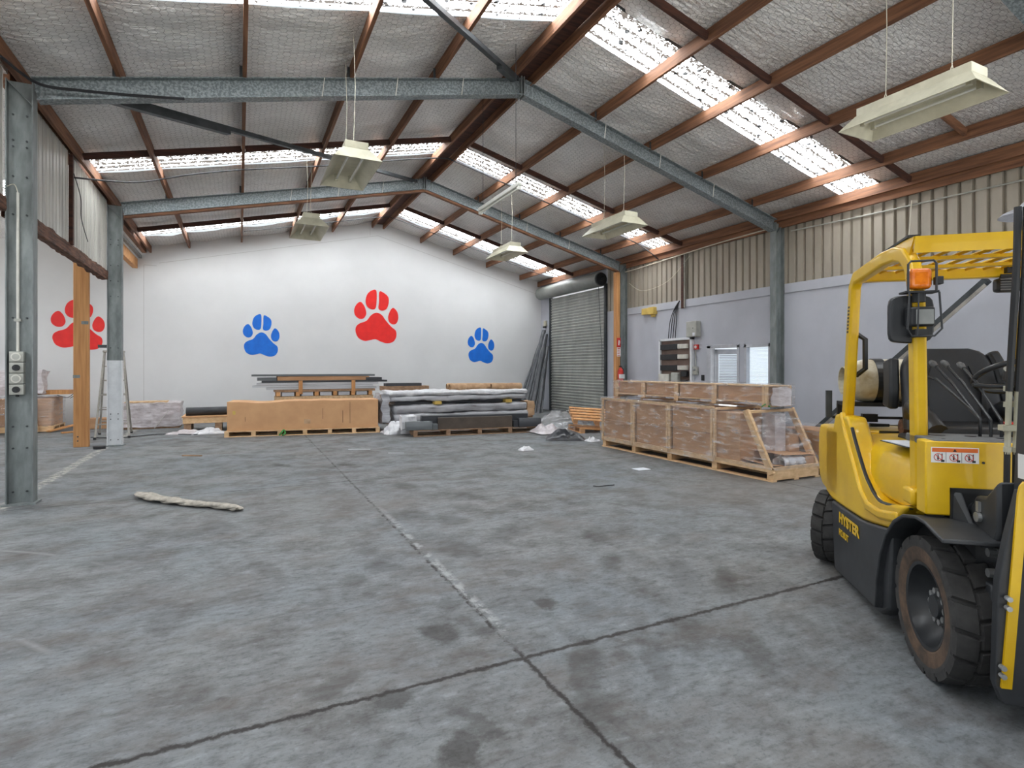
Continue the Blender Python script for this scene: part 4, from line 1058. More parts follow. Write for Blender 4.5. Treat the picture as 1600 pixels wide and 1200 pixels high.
# gas bottle lying across the back
b = MB(); T = Matrix.Translation((-1.52, 0, 1.41))
b.lathe([(0, -.44), (.06, -.44), (.065, -.425), (.11, -.415), (.145, -.385), (.158, -.33), (.158, .26), (.14, .33), (.09, .37), (0, .38)], 32, T); lp = b.build('gas_bottle', 'lpg', fk, smooth=True)
for y in (-.25, .12):
    b = MB(); b.lathe([(.161, y-.032), (.165, y-.032), (.165, y+.032), (.161, y+.032)], 32, T, close=True); b.build('bottle_strap', 'black_sat', lp)
b = MB(); b.lathe([(.10, -.47), (.105, -.47), (.105, -.42), (.10, -.42)], 24, T, close=True); b.build('bottle_collar', 'lpg', lp)
ck = MB().box(-1.66, -1.40, -.47, .42, 1.225, 1.252).build('bottle_cradle', 'black', fk)
for (x, y) in ((-1.63, -.46), (-1.63, .40)): MB().box(x-.015, x+.015, y-.015, y+.015, 1.05, 1.23).build('cradle_leg', 'black', ck)
MB().box(-1.69, -1.66, -.54, -.50, 1.12, 1.33).build('latch_post', 'steel_dark', ck)
MB().box(-1.67, -1.655, -.50, .42, 1.115, 1.135).build('lower_rail', 'black', ck)
MB().box(-1.67, -1.62, -.30, -.20, 1.095, 1.155).build('cradle_latch', 'black', ck)
MB().box(-1.67, -1.62, -.02, .10, 1.095, 1.15).build('cradle_latch', 'black', ck)
# seat
sx = -.98
def seat_back(b):
    def f(i, j):
        a = 2*math.pi*i; c = j
        z = .0+.52*c; w_ = .27*(1-.05*c) - .125*(1-math.sqrt(max(0, 1-min(1, max(0, (c-.66)/.34))**2))); dpt = .075*(1-.3*c)
        X = math.cos(a); Y = math.sin(a); sg = lambda q, e: math.copysign(abs(q)**e, q)
        return (sx-.13*c+dpt*sg(X, .6)-.03*abs(sg(Y, .6))**2*(-1), w_*sg(Y, .45), 1.11+z)
    b.grid(49, 30, f); top = []
b = MB(); seat_back(b)
bm_ = b.bm; bm_.verts.ensure_lookup_table()
top = [bm_.verts[i*30+29] for i in range(48)]; b.face(top)
st = b.build('seat_back', 'seat', fk, smooth=True, weld=True)
for s_ in (-1, 1):
    b = MB(); b.sweep([(sx+.05, s_*.15, 1.16), (sx+.035, s_*.155, 1.35), (sx+.0, s_*.10, 1.52)], [(-.012, -.008), (.012, -.008), (.012, .008), (-.012, .008)], up=(1, 0, 0)); b.build('seat_seam', 'black', st)
    b = MB(); P = [(sx+.02, s_*.22, 1.20), (sx+.12, s_*.25, 1.26), (sx+.24, s_*.255, 1.22), (sx+.42, s_*.25, 1.13)]
    b.tube(catmull(P, 5, closed=False), .055, 12); b.build('seat_bolster', 'seat', st, smooth=True)
b = MB(); b.box(sx-.02, sx+.44, -.235, .235, 1.06, 1.17); b.build('seat_cushion', 'seat', fk, bevel=.04, seg=3)
b = MB(); b.box(sx-.10, sx+.40, -.27, .27, 1.02, 1.075); b.build('seat_base', 'black_sat', fk, bevel=.02)
b = MB(); b.sweep([(sx-.12, -.30, 1.24), (sx-.10, -.30, 1.36), (sx-.14, -.29, 1.56)], [(-.03, -.06), (.03, -.06), (.03, .06), (-.03, .06)], up=(1, 0, 0)); b.build('hip_restraint', 'black_sat', fk, bevel=.015)
b = MB(); b.sweep([(sx-.02, .30, 1.1), (sx-.02, .30, 1.3), (sx-.08, .27, 1.54), (sx-.10, .25, 1.60)], [(-.035, -.05), (.035, -.05), (.035, .05), (-.035, .05)], up=(1, 0, 0)); b.build('hip_restraint', 'black_sat', fk, bevel=.02)
b = MB(); b.cyl((sx+.03, .285, 1.44), (sx+.10, .26, 1.50), .03, 12); b.build('belt_reel', 'chrome', fk)
# hydraulic levers
for k, (y0, y1, z1) in enumerate(((-.245, -.42, 1.475), (-.245, -.33, 1.52), (-.20, -.275, 1.52), (-.155, -.20, 1.51))):
    b = MB(); x0 = -.13
    b.tube(catmull([(x0, y0, 1.155), (x0, y0, 1.23), (x0-.015, y0-.006, 1.265), (x0-.17, y0+(y1-y0)*.6, 1.43), (x0-.19, y0+(y1-y0)*.68, 1.445), (x0-.27, y1, z1)], 4, closed=False), .0075, 8)
    lv = b.build('hydraulic_lever', 'black_sat', fk, smooth=True)
    b = MB(); d = Vector((-.08, (y1-y0)*.3, .055)).normalized(); c = Vector((x0-.27, y1, z1)); b.cyl(c-d*.015, c+d*.012, .011, 10, .018); b.cyl(c+d*.012, c+d*.034, .018, 12, .012); b.build('lever_knob', 'fl_grey', lv, smooth=True)
MB().box(-.16, -.13, -.14, -.10, 1.20, 1.235).build('red_switch', 'red', fk, bevel=.004)
# steering wheel
T = Matrix.Translation((-.30, .0, 1.46)) @ Matrix.Rotation(R(-28), 4, 'Y')
b = MB(); b.tube([T @ Vector((.18*math.cos(t), .18*math.sin(t), 0)) for t in [2*math.pi*i/36 for i in range(36)]], .014, 10, closed=True)
sw = b.build('steering_wheel', 'black_sat', fk, smooth=True)
b = MB()
for a in (100, 220, 340): b.bar(T @ Vector((0, 0, -.02)), T @ Vector((.18*math.cos(R(a)), .18*math.sin(R(a)), 0)), .03, .012)
b.build('wheel_spoke', 'black_sat', sw)
MB().cyl(T @ Vector((0, 0, -.05)), T @ Vector((0, 0, .01)), .045, 18).build('horn_pad', 'black', sw)
MB().cyl(T @ Vector((0, 0, -.05)), (-.10, 0, 1.18), .045, 16).build('steering_column', 'black', fk)
b = MB(); b.tube([T @ Vector((0, -.04, -.06)), T @ Vector((.02, -.16, -.07)), T @ Vector((.02, -.22, -.06))], .012, 8); b.build('direction_lever', 'black_sat', fk, smooth=True)
# mast, leaning slightly forward
LEAN = math.tan(R(4.5))
def mx(z): return .36+LEAN*(z-.15)
for s_ in (-1, 1):
    b = MB(); y = s_*.314
    b.hexa([(mx(.12)-.08, y-.035, .12), (mx(.12)+.06, y-.035, .12), (mx(.12)+.06, y+.035, .12), (mx(.12)-.08, y+.035, .12), (mx(2.15)-.08, y-.035, 2.15), (mx(2.15)+.06, y-.035, 2.15), (mx(2.15)+.06, y+.035, 2.15), (mx(2.15)-.08, y+.035, 2.15)])
    ml = b.build('mast_rail', 'fl_dark', fk, bevel=.005)
    b = MB(); P = [(.19, -.018), (.19, .018), (1.0, .016), (1.03, .010), (1.04, -.002), (1.02, -.014), (.99, -.018)]
    b.prism(P, lambda z, a: (.44, s_*(.424-.058*(z-.2)/.8)+a, z), lambda z, a: (.452, s_*(.424-.058*(z-.2)/.8)+a, z)); b.build('rail_cover', 'fl_yellow', ml)
    b = MB(); b.prism([(.12, .335), (.12, .43), (.20, .458), (.62, .446), (.80, .415), (1.0, .372), (1.0, .335)], lambda z, a: (.395, s_*a, z), lambda z, a: (.438, s_*a, z)); b.build('rail_bracket', 'fl_dark', ml, bevel=.004)
    for z, yb in ((.243, .441), (.277, .441), (.522, .422), (.561, .421)):
        b = MB(); b.cyl((.445, s_*yb, z), (.468, s_*yb, z), .011, 8); b.build('rail_bolt', 'chrome', ml)
    b = MB(); b.prism([(.14, .70), (.20, .69), (.30, .72), (.34, .80), (.34, 1.02), (.24, .93), (.16, .92), (.12, .86), (.11, .78)], lambda a, c: (a, s_*.40, c), lambda a, c: (a, s_*.31, c)); tb = b.build('tilt_bracket', 'fl_dark', fk, bevel=.014)
    b = MB(); b.cyl((.20, s_*.40, .83), (.20, s_*.416, .83), .022, 14); b.box(.19, .21, min(s_*.40, s_*.412), max(s_*.40, s_*.412), .855, .90); b.build('pivot_pin', 'chrome', tb)
    b = MB(); b.cyl((-.10, s_*.36, .86), (.16, s_*.36, .83), .035, 14); b.build('tilt_cylinder', 'black_sat', fk, smooth=True)
    b = MB()
    for (y0, y1, z0, z1) in ((-.465, -.44, .74, .93), (-.465, -.26, .91, .935), (-.285, -.26, .74, .93)): b.box(.078, .09, s_*y0*-1 if s_ > 0 else y0, s_*y1*-1 if s_ > 0 else y1, z0, z1)
    b.box(.079, .083, s_*.26, s_*.46, .74, .93); bx_ = b.build('tilt_opening', 'black', fk)
    b = MB(); b.hexa([(.085, s_*.455, .915), (.10, s_*.43, .915), (.10, s_*.425, .915), (.085, s_*.45, .915), (.09, s_*.46, .72), (.21, s_*.40, .70), (.21, s_*.395, .70), (.09, s_*.45, .72)]); b.build('opening_shroud', 'fl_dark', bx_)
for z in (.25, 1.25, 2.1):
    b = MB(); b.box(mx(z)-.06, mx(z)-.02, -.33, .33, z-.05, z+.05); b.build('mast_crossbar', 'fl_dark', fk)
b = MB(); b.cyl((mx(.2)-.02, -.30, .2), (mx(1.9)-.02, -.30, 1.9), .03, 14); b.build('lift_cylinder', 'black_sat', fk, smooth=True)
MB().box(.08, .30, -.36, .36, .20, .62).build('front_axle', 'black', fk)
for z in (.60, .69):
    b = MB(); b.cyl((.26, -.37, z), (.26, -.40, z), .020, 8); b.build('axle_bolt', 'chrome', fk)
MB().box(.22, .30, -.405, -.36, .42, .56).build('mast_hanger', 'fl_dark', fk, bevel=.01)
# hydraulic hoses with pale fittings
hs = None
for k, y in enumerate((-.302, -.270)):
    b = MB(); b.tube(catmull([(.20, y, .80), (.205, y, .95), (.21, y, 1.14)], 4, closed=False), .012, 8); b.tube(catmull([(.225, y, 1.40), (.24, y+.002, 1.6), (.27, y+.004, 1.95), (.28, y+.004, 2.2)], 4, closed=False), .014, 8)
    hs = b.build('hydraulic_hose', 'black', fk, smooth=True)
    b = MB(); b.cyl((.21, y, 1.12), (.226, y, 1.42), .0115, 10)
    for z in (1.13, 1.22, 1.33, 1.40): b.cyl((.211, y, z), (.213, y, z+.022), .016, 6)
    b.build('hose_fitting', 'cream_in', hs)
MB().box(.195, .235, -.33, -.245, 1.225, 1.25).build('hose_clamp', 'cream_in', fk)
o = MB().box(mx(1.1)-.02, mx(1.1)+.05, -.368, -.3655, 1.05, 1.15).build('mast_label', 'label_white', fk)
# carriage and forks
MB().box(.58, .62, -.27, .50, .10, .20).build('carriage_bar', 'black_sat', fk); MB().box(.58, .62, -.27, .50, .45, .55).build('carriage_bar', 'black_sat', fk)
for s_ in (-1, 1):
    b = MB(); b.box(.62, .66, s_*.2-.05, s_*.2+.05, .03, .56); b.hexa([(.62, s_*.2-.05, .03), (1.66, s_*.2-.03, .03), (1.66, s_*.2+.03, .03), (.62, s_*.2+.05, .03), (.62, s_*.2-.05, .07), (1.66, s_*.2-.03, .04), (1.66, s_*.2+.03, .04), (.62, s_*.2+.05, .07)]); b.build('fork', 'black_sat', fk)
# loose things lying on the forklift
def on_fork(o, lab, cat, x, y, z, rz=0):
    o.location = FT @ Vector((x, y, z)); o.rotation_euler = (0, 0, FA+rz); return tag(o, lab, cat)
b = MB(); b.box(-.16, .16, -.115, .115, 0, .004); o = b.build('clipboard', 'steel_dark')
on_fork(o, 'clipboard with white paper lying on the forklift hood', 'clipboard', -.52, -.375, 1.062, .1)
p = MB().box(-.15, .15, -.108, .108, .0045, .008).build('paper', 'paper', o); MB().box(.10, .15, -.05, .05, .008, .018).build('clip', 'chrome', o)
b = MB(); b.cyl((0, -.10, .014), (0, .03, .014), .014, 10, .011); o = b.build('screwdriver', 'fl_dark')
on_fork(o, 'dark handled screwdriver lying on the back of the forklift', 'screwdriver', -1.58, -.17, 1.062); MB().cyl((0, .03, .014), (0, .14, .014), .004, 8).build('shaft', 'chrome', o)
b = MB(); b.cyl((0, -.06, .05), (0, .07, .05), .05, 20); o = b.build('tape_roll', 'timber_rough', smooth=True)
on_fork(o, 'brown roll lying on the forklift hood behind the pillar', 'roll', -1.12, -.17, 1.06)

# ------------------------------------------------------------------ crates, pallets and bundles
def pallet_parts(t, Lx, Ly, H, mt, boards_along='x', nblk=4, name_h=None):
    """pallet with deck boards, bearers and bottom boards; length along x"""
    nb = max(4, int(Ly/.16))
    for i in range(nb):
        y = Ly*(i+.5)/nb; MB().box(0, Lx, y-Ly/nb*.40, y+Ly/nb*.40, H-.02, H).build('deck_board', mt, t)
    for k in range(nblk+1):
        x = .045+(Lx-.09)*k/nblk; MB().box(x-.045, x+.045, 0.018, Ly-.018, .02, H-.02).build('bearer', mt, t)
    for y in (.05, Ly/2, Ly-.05): MB().box(0, Lx, y-.05, y+.05, 0, .02).build('bottom_board', mt, t)

def heap_mesh(x0, x1, y0, y1, hgt, seed, n=30, fr=5):
    """a crumpled heap lying on the floor"""
    b = MB()
    def f(i, j):
        e = (math.sin(math.pi*i)*math.sin(math.pi*j))**.7
        q = Vector((i*fr, j*fr, seed))
        return (x0+(x1-x0)*(i+.12*mnoise.noise(q*1.3)), y0+(y1-y0)*(j+.12*mnoise.noise(q*1.1+Vector((3, 1, 2)))), .004+max(0, e*hgt*(.75+.7*mnoise.noise(q))+.22*hgt*e*abs(mnoise.noise(q*3))))
    return b.grid(n, n, f)

def wrinkled_box(b, x0, x1, y0, y1, z0, z1, amp=.015, fr=5, n=18, seed=0, rnd=.0, fz=1.0):
    """a box skin whose faces are rumpled"""
    def put(p):
        q = Vector(p); s_ = Vector((seed*3.1, seed*1.7, seed))
        k = Vector((q.x*fr, q.y*fr, q.z*fr*fz))
        return q + Vector((mnoise.noise(k+s_), mnoise.noise(k+s_+Vector((9, 3, 1))), mnoise.noise(k+s_+Vector((2, 7, 5)))))*amp
    L = lambda a, c, t: a+(c-a)*t
    nx, ny, nz = max(2, int((x1-x0)*n)), max(2, int((y1-y0)*n)), max(3, int((z1-z0)*n))
    for yy in (y0, y1): b.grid(nx, nz, lambda i, j: put((L(x0, x1, i), yy, L(z0, z1, j))))
    for xx in (x0, x1): b.grid(ny, nz, lambda i, j: put((xx, L(y0, y1, i), L(z0, z1, j))))
    for zz in (z0, z1): b.grid(nx, ny, lambda i, j: put((L(x0, x1, i), L(y0, y1, j), zz)))

# the long wrapped crate pallet in front of the switchboard: local x runs away from the camera (+v), local y to the right wall
CX, CY0 = 6.30, 5.09
t = thing('crate', 'long pallet crate of four timber-framed bays wrapped in film, on the floor', 'crate', (CX, CY0, 0))
Lc, Wc, Hc = 3.84, .95, .92
bays = (0.0, 1.02, 1.98, 2.90, 3.84)
for k in range(5):
    y = bays[k]; y0 = min(max(y-.05, 0), Lc-.10)
    MB().box(.02, Wc-.02, y0, y0+.10, .02, .12).build('bearer', 'pallet', t, bevel=.003)
for x0, x1 in ((0, .09), (.43, .52), (Wc-.09, Wc)): MB().box(x0, x1, 0, Lc, 0, .02).build('bottom_board', 'pallet', t)
MB().box(0, Wc, 0, Lc, .12, .145).build('deck', 'pallet', t)
MB().box(-.005, .02, 0, Lc, .125, .20).build('edge_board', 'pallet', t); MB().box(Wc-.02, Wc+.005, 0, Lc, .125, .20).build('edge_board', 'pallet', t)
for k in range(1, 5):
    for dy in ((-.05, .006) if k < 4 else (-.05,)):
        for x0, x1 in ((-.012, .022), (Wc-.022, Wc+.012)):
            MB().box(x0, x1, bays[k]+dy, bays[k]+dy+.044, .145, Hc).build('post', 'pallet', t, bevel=.002)
    if k < 4: MB().box(-.01, Wc+.01, bays[k]-.048, bays[k]+.048, Hc-.03, Hc).build('top_rail', 'pallet', t)
for x0, x1 in ((-.012, .03), (Wc-.03, Wc+.012)): MB().box(x0, x1, 1.02, Lc, Hc-.012, Hc+.022).build('top_rail', 'pallet', t)
# leaning end frame
for x, dx in ((.02, 0), (Wc-.02, 0)):
    b = MB(); b.bar((x, .02, .10), (x, .44, .92), .045, .09, up=(0, 1, 0)); b.build('brace_post', 'pallet', t, bevel=.003)
b = MB(); b.bar((0, .43, .90), (Wc, .43, .90), .09, .035); b.build('brace_rail', 'pallet', t, bevel=.003)
MB().box(0.0, Wc, 0, .03, .145, .19).build('end_board', 'pallet', t)
# film over the whole crate
b = MB(); wrinkled_box(b, -.03, Wc+.03, 1.0, Lc+.02, .13, Hc+.035, .010, 6, 14, 1, fz=2); b.build('stretch_film', 'film', t, smooth='all')
b = MB()
def filmend(i, j):
    z = .16+(.93-.16)*j; y = .0+(.44)*j*1.0-.02
    return (Wc*i+.02*mnoise.noise(Vector((i*6, j*6, 2))), y-.02+.045*mnoise.noise(Vector((i*4, j*5, 4))), z)
b.grid(22, 22, filmend)
for x in (-.03, Wc+.03): b.grid(16, 16, lambda i, j, x=x: (x+.02*mnoise.noise(Vector((i*5, j*5, x))), (.44*j-.02)+(1.0-(.44*j-.02))*i, .16+.77*j))
b.build('end_film', 'film', t, smooth='all')
GB = 'cardboard boxes inside the long crate'
def carton(label, x0, x1, y0, y1, z0, z1, m='card_dark', flap=True, group=GB, amp=.0):
    t_ = thing('cardboard_box', label, 'box', (CX+(x0+x1)/2, CY0+(y0+y1)/2, z0), 0, group)
    dx, dy = (x1-x0)/2, (y1-y0)/2
    MB().box(-dx, dx, -dy, dy, 0, z1-z0).build('carton', m, t_, bevel=.006)
    if flap: MB().box(-dx-.001, dx+.001, -.03, .03, (z1-z0)*.55, z1-z0+.001).build('tape', 'kraft', t_)
    return t_
for k, nm in ((3, 'farthest'), (2, 'second farthest'), (1, 'third farthest')):
    for r_, (z0, z1) in enumerate(((.146, .53), (.532, .885))):
        carton('brown carton in the crate bay %s from the open end, %s layer' % (('', 'third', 'second', 'first')[4-k] if 4-k < 4 else 'first', ('lower', 'upper')[r_]) if False else 'brown carton, %s layer, in the %s closed crate bay from the shutter' % (('lower', 'upper')[r_], {3: 'first', 2: 'second', 1: 'third'}[k]),
               .03, Wc-.03, bays[k]+.06, bays[k+1]-.06, z0, z1, flap=False)
carton('tall brown carton in the crate beside the slanted end frame', .03, .45, .55, .99, .146, .87)
carton('brown carton standing behind the tall one at the crate end', .46, .90, .62, .98, .146, .80)
carton('grey-white wrapped carton behind the slanted film-covered frame', .50, .72, .36, .58, .30, .86, 'pale_wrap', False)
carton('open brown carton at the wall side of the crate end', .72, .93, .30, .56, .22, .56)
o = MB().hexa([(.05, .10, .20), (.40, .08, .17), (.42, .55, .17), (.06, .60, .24), (.05, .10, .205), (.40, .08, .175), (.42, .55, .175), (.06, .60, .245)]).build('cardboard_sheet', 'card')
o.location = (CX, CY0, .0); tag(o, 'loose cardboard sheet on the crate deck below the slanted post', 'cardboard')
o = MB().hexa([(.30, .06, .33), (.95, .06, .30), (.95, .58, .31), (.30, .58, .34), (.30, .06, .336), (.95, .06, .306), (.95, .58, .316), (.30, .58, .346)]).build('cardboard_sheet', 'card')
o.location = (CX, CY0, 0); tag(o, 'flat cardboard sheet lying over the white film roll', 'cardboard')
b = MB(); 
def roll(i, j): 
    a = 2*math.pi*j; r_ = .075*(1+.25*mnoise.noise(Vector((i*7, math.cos(a)*2, math.sin(a)*2))))
    return (.30+.42*i, .14+r_*math.cos(a)*1.3, .225+r_*math.sin(a))
b.grid(26, 18, roll); o = b.build('film_roll', 'white_wrap', smooth='all'); o.location = (CX, CY0, 0); tag(o, 'crumpled white film roll at the crate\'s open end', 'film')
carton('small brown carton end at the outer corner of the crate', .74, .95, .06, .28, .146, .29, flap=False)
# upper crate
UX = 6.66
t = thing('crate', 'shallow film-wrapped timber crate stacked on the long crate', 'crate', (UX, 5.42, Hc+.04))
Lu, Wu, Hu = 3.60, .48, .30
ub = (0, .08, 1.02, 1.86, 2.72, 3.52)
for y in ub[1:]:
    for x0, x1 in ((-.01, .02), (Wu-.02, Wu+.01)):
        for dy in (0, .048): MB().box(x0, x1, y-.045+dy, y-.003+dy, 0, Hu).build('post', 'pallet', t)
    MB().box(0, Wu, y-.045, y+.045, 0, .03).build('bearer', 'pallet', t)
MB().box(0, Wu, .05, Lu-.05, .05, .07).build('deck', 'pallet', t)
MB().box(0, Wu, .05, Lu, Hu-.015, Hu).build('lid_board', 'pallet', t)
b = MB(); wrinkled_box(b, -.03, Wu+.03, -.01, Lu+.02, .02, Hu+.02, .014, 6, 14, 5, fz=2); b.build('stretch_film', 'film', t, smooth='all')
for k in range(1, 5):
    t_ = thing('cardboard_box', 'brown carton in the upper crate, %s bay from the shutter' % ('', 'fourth', 'third', 'second', 'first')[k], 'box', (UX+Wu/2, 5.42+(ub[k]+ub[k+1])/2, Hc+.04+.071), 0, 'cartons in the upper crate')
    dy = (ub[k+1]-ub[k])/2-.06
    MB().box(-Wu/2+.02, Wu/2-.02, -dy, dy, 0, .21).build('carton', 'card_dark', t_, bevel=.008)
b = MB(); wrinkled_box(b, .03, .27, -.13, -.0, .06, Hu+.02, .022, 9, 24, 8); o = b.build('film_wrapped_parcel', 'pale_wrap', smooth='all'); o.location = (UX, 5.42, Hc-.0)
tag(o, 'white film-wrapped parcel at the window end of the upper crate', 'parcel')
b = MB(); b.tube(catmull([(.0, 0, .03), (-.03, .03, .0), (.02, .08, -.015), (.05, .03, .01), (.02, -.05, -.01), (-.04, -.08, .01)], 4, closed=False), .008, 5)
o = b.build('green_strap', 'green'); o.location = (UX-.02, 5.47, Hc+.055); tag(o, 'tangle of green strapping at the upper crate corner', 'strap')
# second crate row behind, towards the grey wall
t = thing('cardboard_box', 'brown film-covered carton behind the crate end, beside the wall prop', 'box', (7.62, 5.45, 0))
MB().box(-.25, .25, -.35, .35, .0, .62).build('carton', 'card_dark', t, bevel=.006)
b = MB(); wrinkled_box(b, -.27, .27, -.37, .37, .0, .66, .02, 7, 14, 3); b.build('stretch_film', 'film', t, smooth='all')

# long brown cardboard box on its pallet
ang = math.atan2(-.50, 3.24)
t = thing('pallet', 'long pale pallet under the long brown cardboard box', 'pallet', (-.30, 13.64, 0), ang)
pallet_parts(t, 3.30, .95, .13, 'pallet', nblk=6)
t = thing('cardboard_box', 'very long brown cardboard box on a pallet in front of the white wall', 'box', (-.25, 13.66, .131), ang)
b = MB()
def bx_top(i, j): return (3.22*i, .03+.85*j, .64-.035*math.exp(-((i-.22)/.12)**2)+.012*mnoise.noise(Vector((i*9, j*3, 1))))
b.box(.0, 3.22, .03, .88, 0, .60)
b.build('carton', 'card', t, bevel=.006)
b = MB(); b.grid(40, 8, bx_top); n_ = 40
for jj in (0, 1): b.grid(40, 3, lambda i, j, jj=jj: (3.22*i, .029+.852*jj, .58+(bx_top(i, jj)[2]-.58)*j))
for ii in (0, 1): b.grid(8, 3, lambda i, j, ii=ii: (3.22*ii+(-.001 if ii == 0 else .001), .03+.85*i, .58+(bx_top(ii, i)[2]-.58)*j))
b.build('lid', 'card', t)
MB().box(.11, .17, .026, .03, .36, .44).build('yellow_sticker', 'yellow_box', t)
for x, z0, z1 in ((.36, .20, .30), (1.98, .22, .46), (2.42, .12, .40), (2.58, .10, .60)):
    MB().box(x, x+.008, .0275, .03, z0, z1).build('crease', 'timber_rough', t)
MB().box(1.58, 1.72, .027, .03, .12, .22).build('torn_patch', 'kraft', t)
b = MB(); b.tube(catmull([(0, 0, .01), (.04, -.03, .06), (.09, 0, .12), (.12, -.02, .05), (.06, -.06, .012)], 4, closed=False), .018, 6)
o = b.build('green_tape', 'green'); o.location = (.80, 13.44, .01); tag(o, 'scrap of green tape at the foot of the long brown box', 'tape')

# stacked lengths on timber trestles behind the brown box
RX, RY = .30, 15.9
RG = 'grey lengths stacked behind the brown box'
t = thing('pallet', 'timber bearer stack carrying the grey lengths behind the brown box', 'pallet', (RX+.55, RY, 0))
MB().box(0, 2.55, 0, .6, .58, .76).build('deck', 'timber_pale', t)
for k in range(6): MB().box(.02+.48*k, .12+.48*k, -.02, .62, .77, .88).build('bearer', 'orange_wood', t)
for k in range(5): MB().box(.16+.48*k, .46+.48*k, .0, .58, .77, .87).build('infill', 'profile_light', t)
for k in range(4): MB().box(.05+.75*k, .20+.75*k, .03, .57, 0, .58).build('support', 'timber_pale', t)
MB().box(-.02, 2.60, -.02, .62, .88, .94).build('top_board', 'pallet_old', t)
for x in (.60, 1.98, ):
    pass
def lengths(lab, x0, x1, y, z, w_, h_, m, n=3, hollow=True):
    for k in range(n):
        yy = y+k*(w_+.012)
        b = MB()
        tk = .006
        for (a0, a1, c0, c1) in ((0, w_, 0, tk), (0, w_, h_-tk, h_), (0, tk, tk, h_-tk), (w_-tk, w_, tk, h_-tk)): b.box(x0+.03*k, x1-.02*k, yy+a0, yy+a1, z+c0, z+c1)
        o = b.build('metal_length', m); o['group'] = RG
        tag(o, '%s, %s from the front' % (lab, ('first', 'second', 'third', 'fourth')[k]), 'metal length', RG)
lengths('pale grey length in the lowest layer of the racked stack', RX+.33, RX+3.20, RY+.02, .945, .16, .055, 'profile_light')
lengths('pale grey length in the second layer of the racked stack', RX-.0, RX+3.10, RY+.02, 1.005, .16, .05, 'profile_light')
lengths('pale grey length in the third layer of the racked stack', RX+.1, RX+3.25, RY+.02, 1.06, .16, .065, 'profile_light')
lengths('charcoal length in the fourth layer of the racked stack', RX+.22, RX+3.5, RY+.02, 1.13, .16, .05, 'profile_dark')
o = MB().box(RX+.60, RX+3.0, RY+.03, RY+.52, 1.185, 1.29).build('brown_panel', 'card_dark'); tag(o, 'long brown board near the top of the racked stack', 'board')
o = MB().box(RX+.12, RX+.58, RY+.02, RY+.50, 1.185, 1.265).build('metal_length', 'profile_grey'); tag(o, 'short grey end piece poking from the racked stack', 'metal length')
o = MB().box(RX+2.9, RX+3.35, RY+.02, RY+.50, 1.185, 1.26).build('metal_length', 'profile_dark'); tag(o, 'short charcoal piece at the shutter end of the racked stack', 'metal length')
lengths('grey length lying on top of the racked stack', RX-.02, RX+3.15, RY+.02, 1.295, .16, .05, 'profile_grey')
for x, nm in ((RX+1.12, 'nearer the ladder'), (RX+2.50, 'nearer the shutter')):
    o = MB().box(x, x+.10, RY-.03, RY+.0, .82, 1.18).build('timber_stake', 'timber_z', bevel=.003); tag(o, 'pale upright timber holding the racked stack, %s' % nm, 'stake', 'stakes of the racked stack')

# pallet with long dark pieces
a2 = math.atan2(-.39, 3.04)
t = thing('pallet', 'long low weathered pallet carrying the dark lengths', 'pallet', (3.43, 11.93, 0), a2)
pallet_parts(t, 3.02, .80, .14, 'pallet_old', nblk=4)
def on_p(b, name, m, lab, z=.141, bevel=.006):
    o = b.build(name, m, bevel=bevel); o.location = (3.43, 11.93, z); o.rotation_euler = (0, 0, a2); return tag(o, lab, 'metal length', 'dark lengths on the long low pallet')
on_p(MB().box(.55, 2.30, .05, .11, 0, .26), 'panel_length', 'profile_brown', 'long brown-grey panel standing on edge on the long low pallet')
on_p(MB().box(.2, 2.72, .14, .34, 0, .30), 'metal_length', 'profile_dark', 'charcoal box length behind the brown panel on the low pallet')
b = MB(); b.prism([(0, 0), (.16, 0), (.16, .10), (.13, .19), (.02, .19), (0, .16)], lambda y, z: (-.16, y+.02, z), lambda y, z: (.42, y+.02, z)); on_p(b, 'metal_length', 'profile_grey', 'short grey profile at the box end of the low pallet')
on_p(MB().box(.42, .54, -.0, .14, 0, .13), 'metal_block', 'profile_grey', 'small grey block between the profiles on the low pallet')
b = MB(); b.prism([(0, 0), (.17, 0), (.17, .20), (.03, .20), (0, .15)], lambda y, z: (2.45, y-.02, z), lambda y, z: (3.0, y-.02, z)); on_p(b, 'metal_length', 'profile_dark', 'dark profile sticking over the shutter end of the low pallet')
on_p(MB().box(2.32, 2.44, .0, .13, 0, .15), 'metal_block', 'profile_dark', 'dark block at the shutter end of the brown panel')
b = MB(); wrinkled_box(b, -.22, .1, .18, .6, .0, .30, .05, 6, 20, 4); o = b.build('white_film', 'white_wrap', smooth='all'); o.location = (3.43, 11.97, .142); o.rotation_euler = (0, 0, a2); tag(o, 'bunched white film at the end of the low pallet', 'film')

# grey wrapped bundles behind it, two tiers with bearers
BG = 'grey wrapped bundles'
def bundle(lab, x0, x1, y0, y1, z0, z1, seed, m='grey_wrap'):
    b = MB()
    def f(i, j):
        a = 2*math.pi*j; e = .35
        c, s_ = math.cos(a), math.sin(a); sg = lambda q: math.copysign(abs(q)**e, q)
        x = x0+(x1-x0)*i; y = (y0+y1)/2+(y1-y0)/2*sg(c); z = (z0+z1)/2+(z1-z0)/2*sg(s_)
        n_ = .030*mnoise.noise(Vector((x*1.6, y*9, z*18+seed)))+.018*mnoise.noise(Vector((x*7, y*9, z*9+seed)))
        return (x+.03*mnoise.noise(Vector((y*9, z*9, seed))), y+n_, z+n_)
    b.grid(70, 29, f)
    b.bm.verts.ensure_lookup_table()
    for i in (0, 69): b.face([b.bm.verts[i*29+k] for k in range(28)])
    o = b.build('wrapped_bundle', m, smooth='all', weld=True); return tag(o, lab, 'bundle', BG)
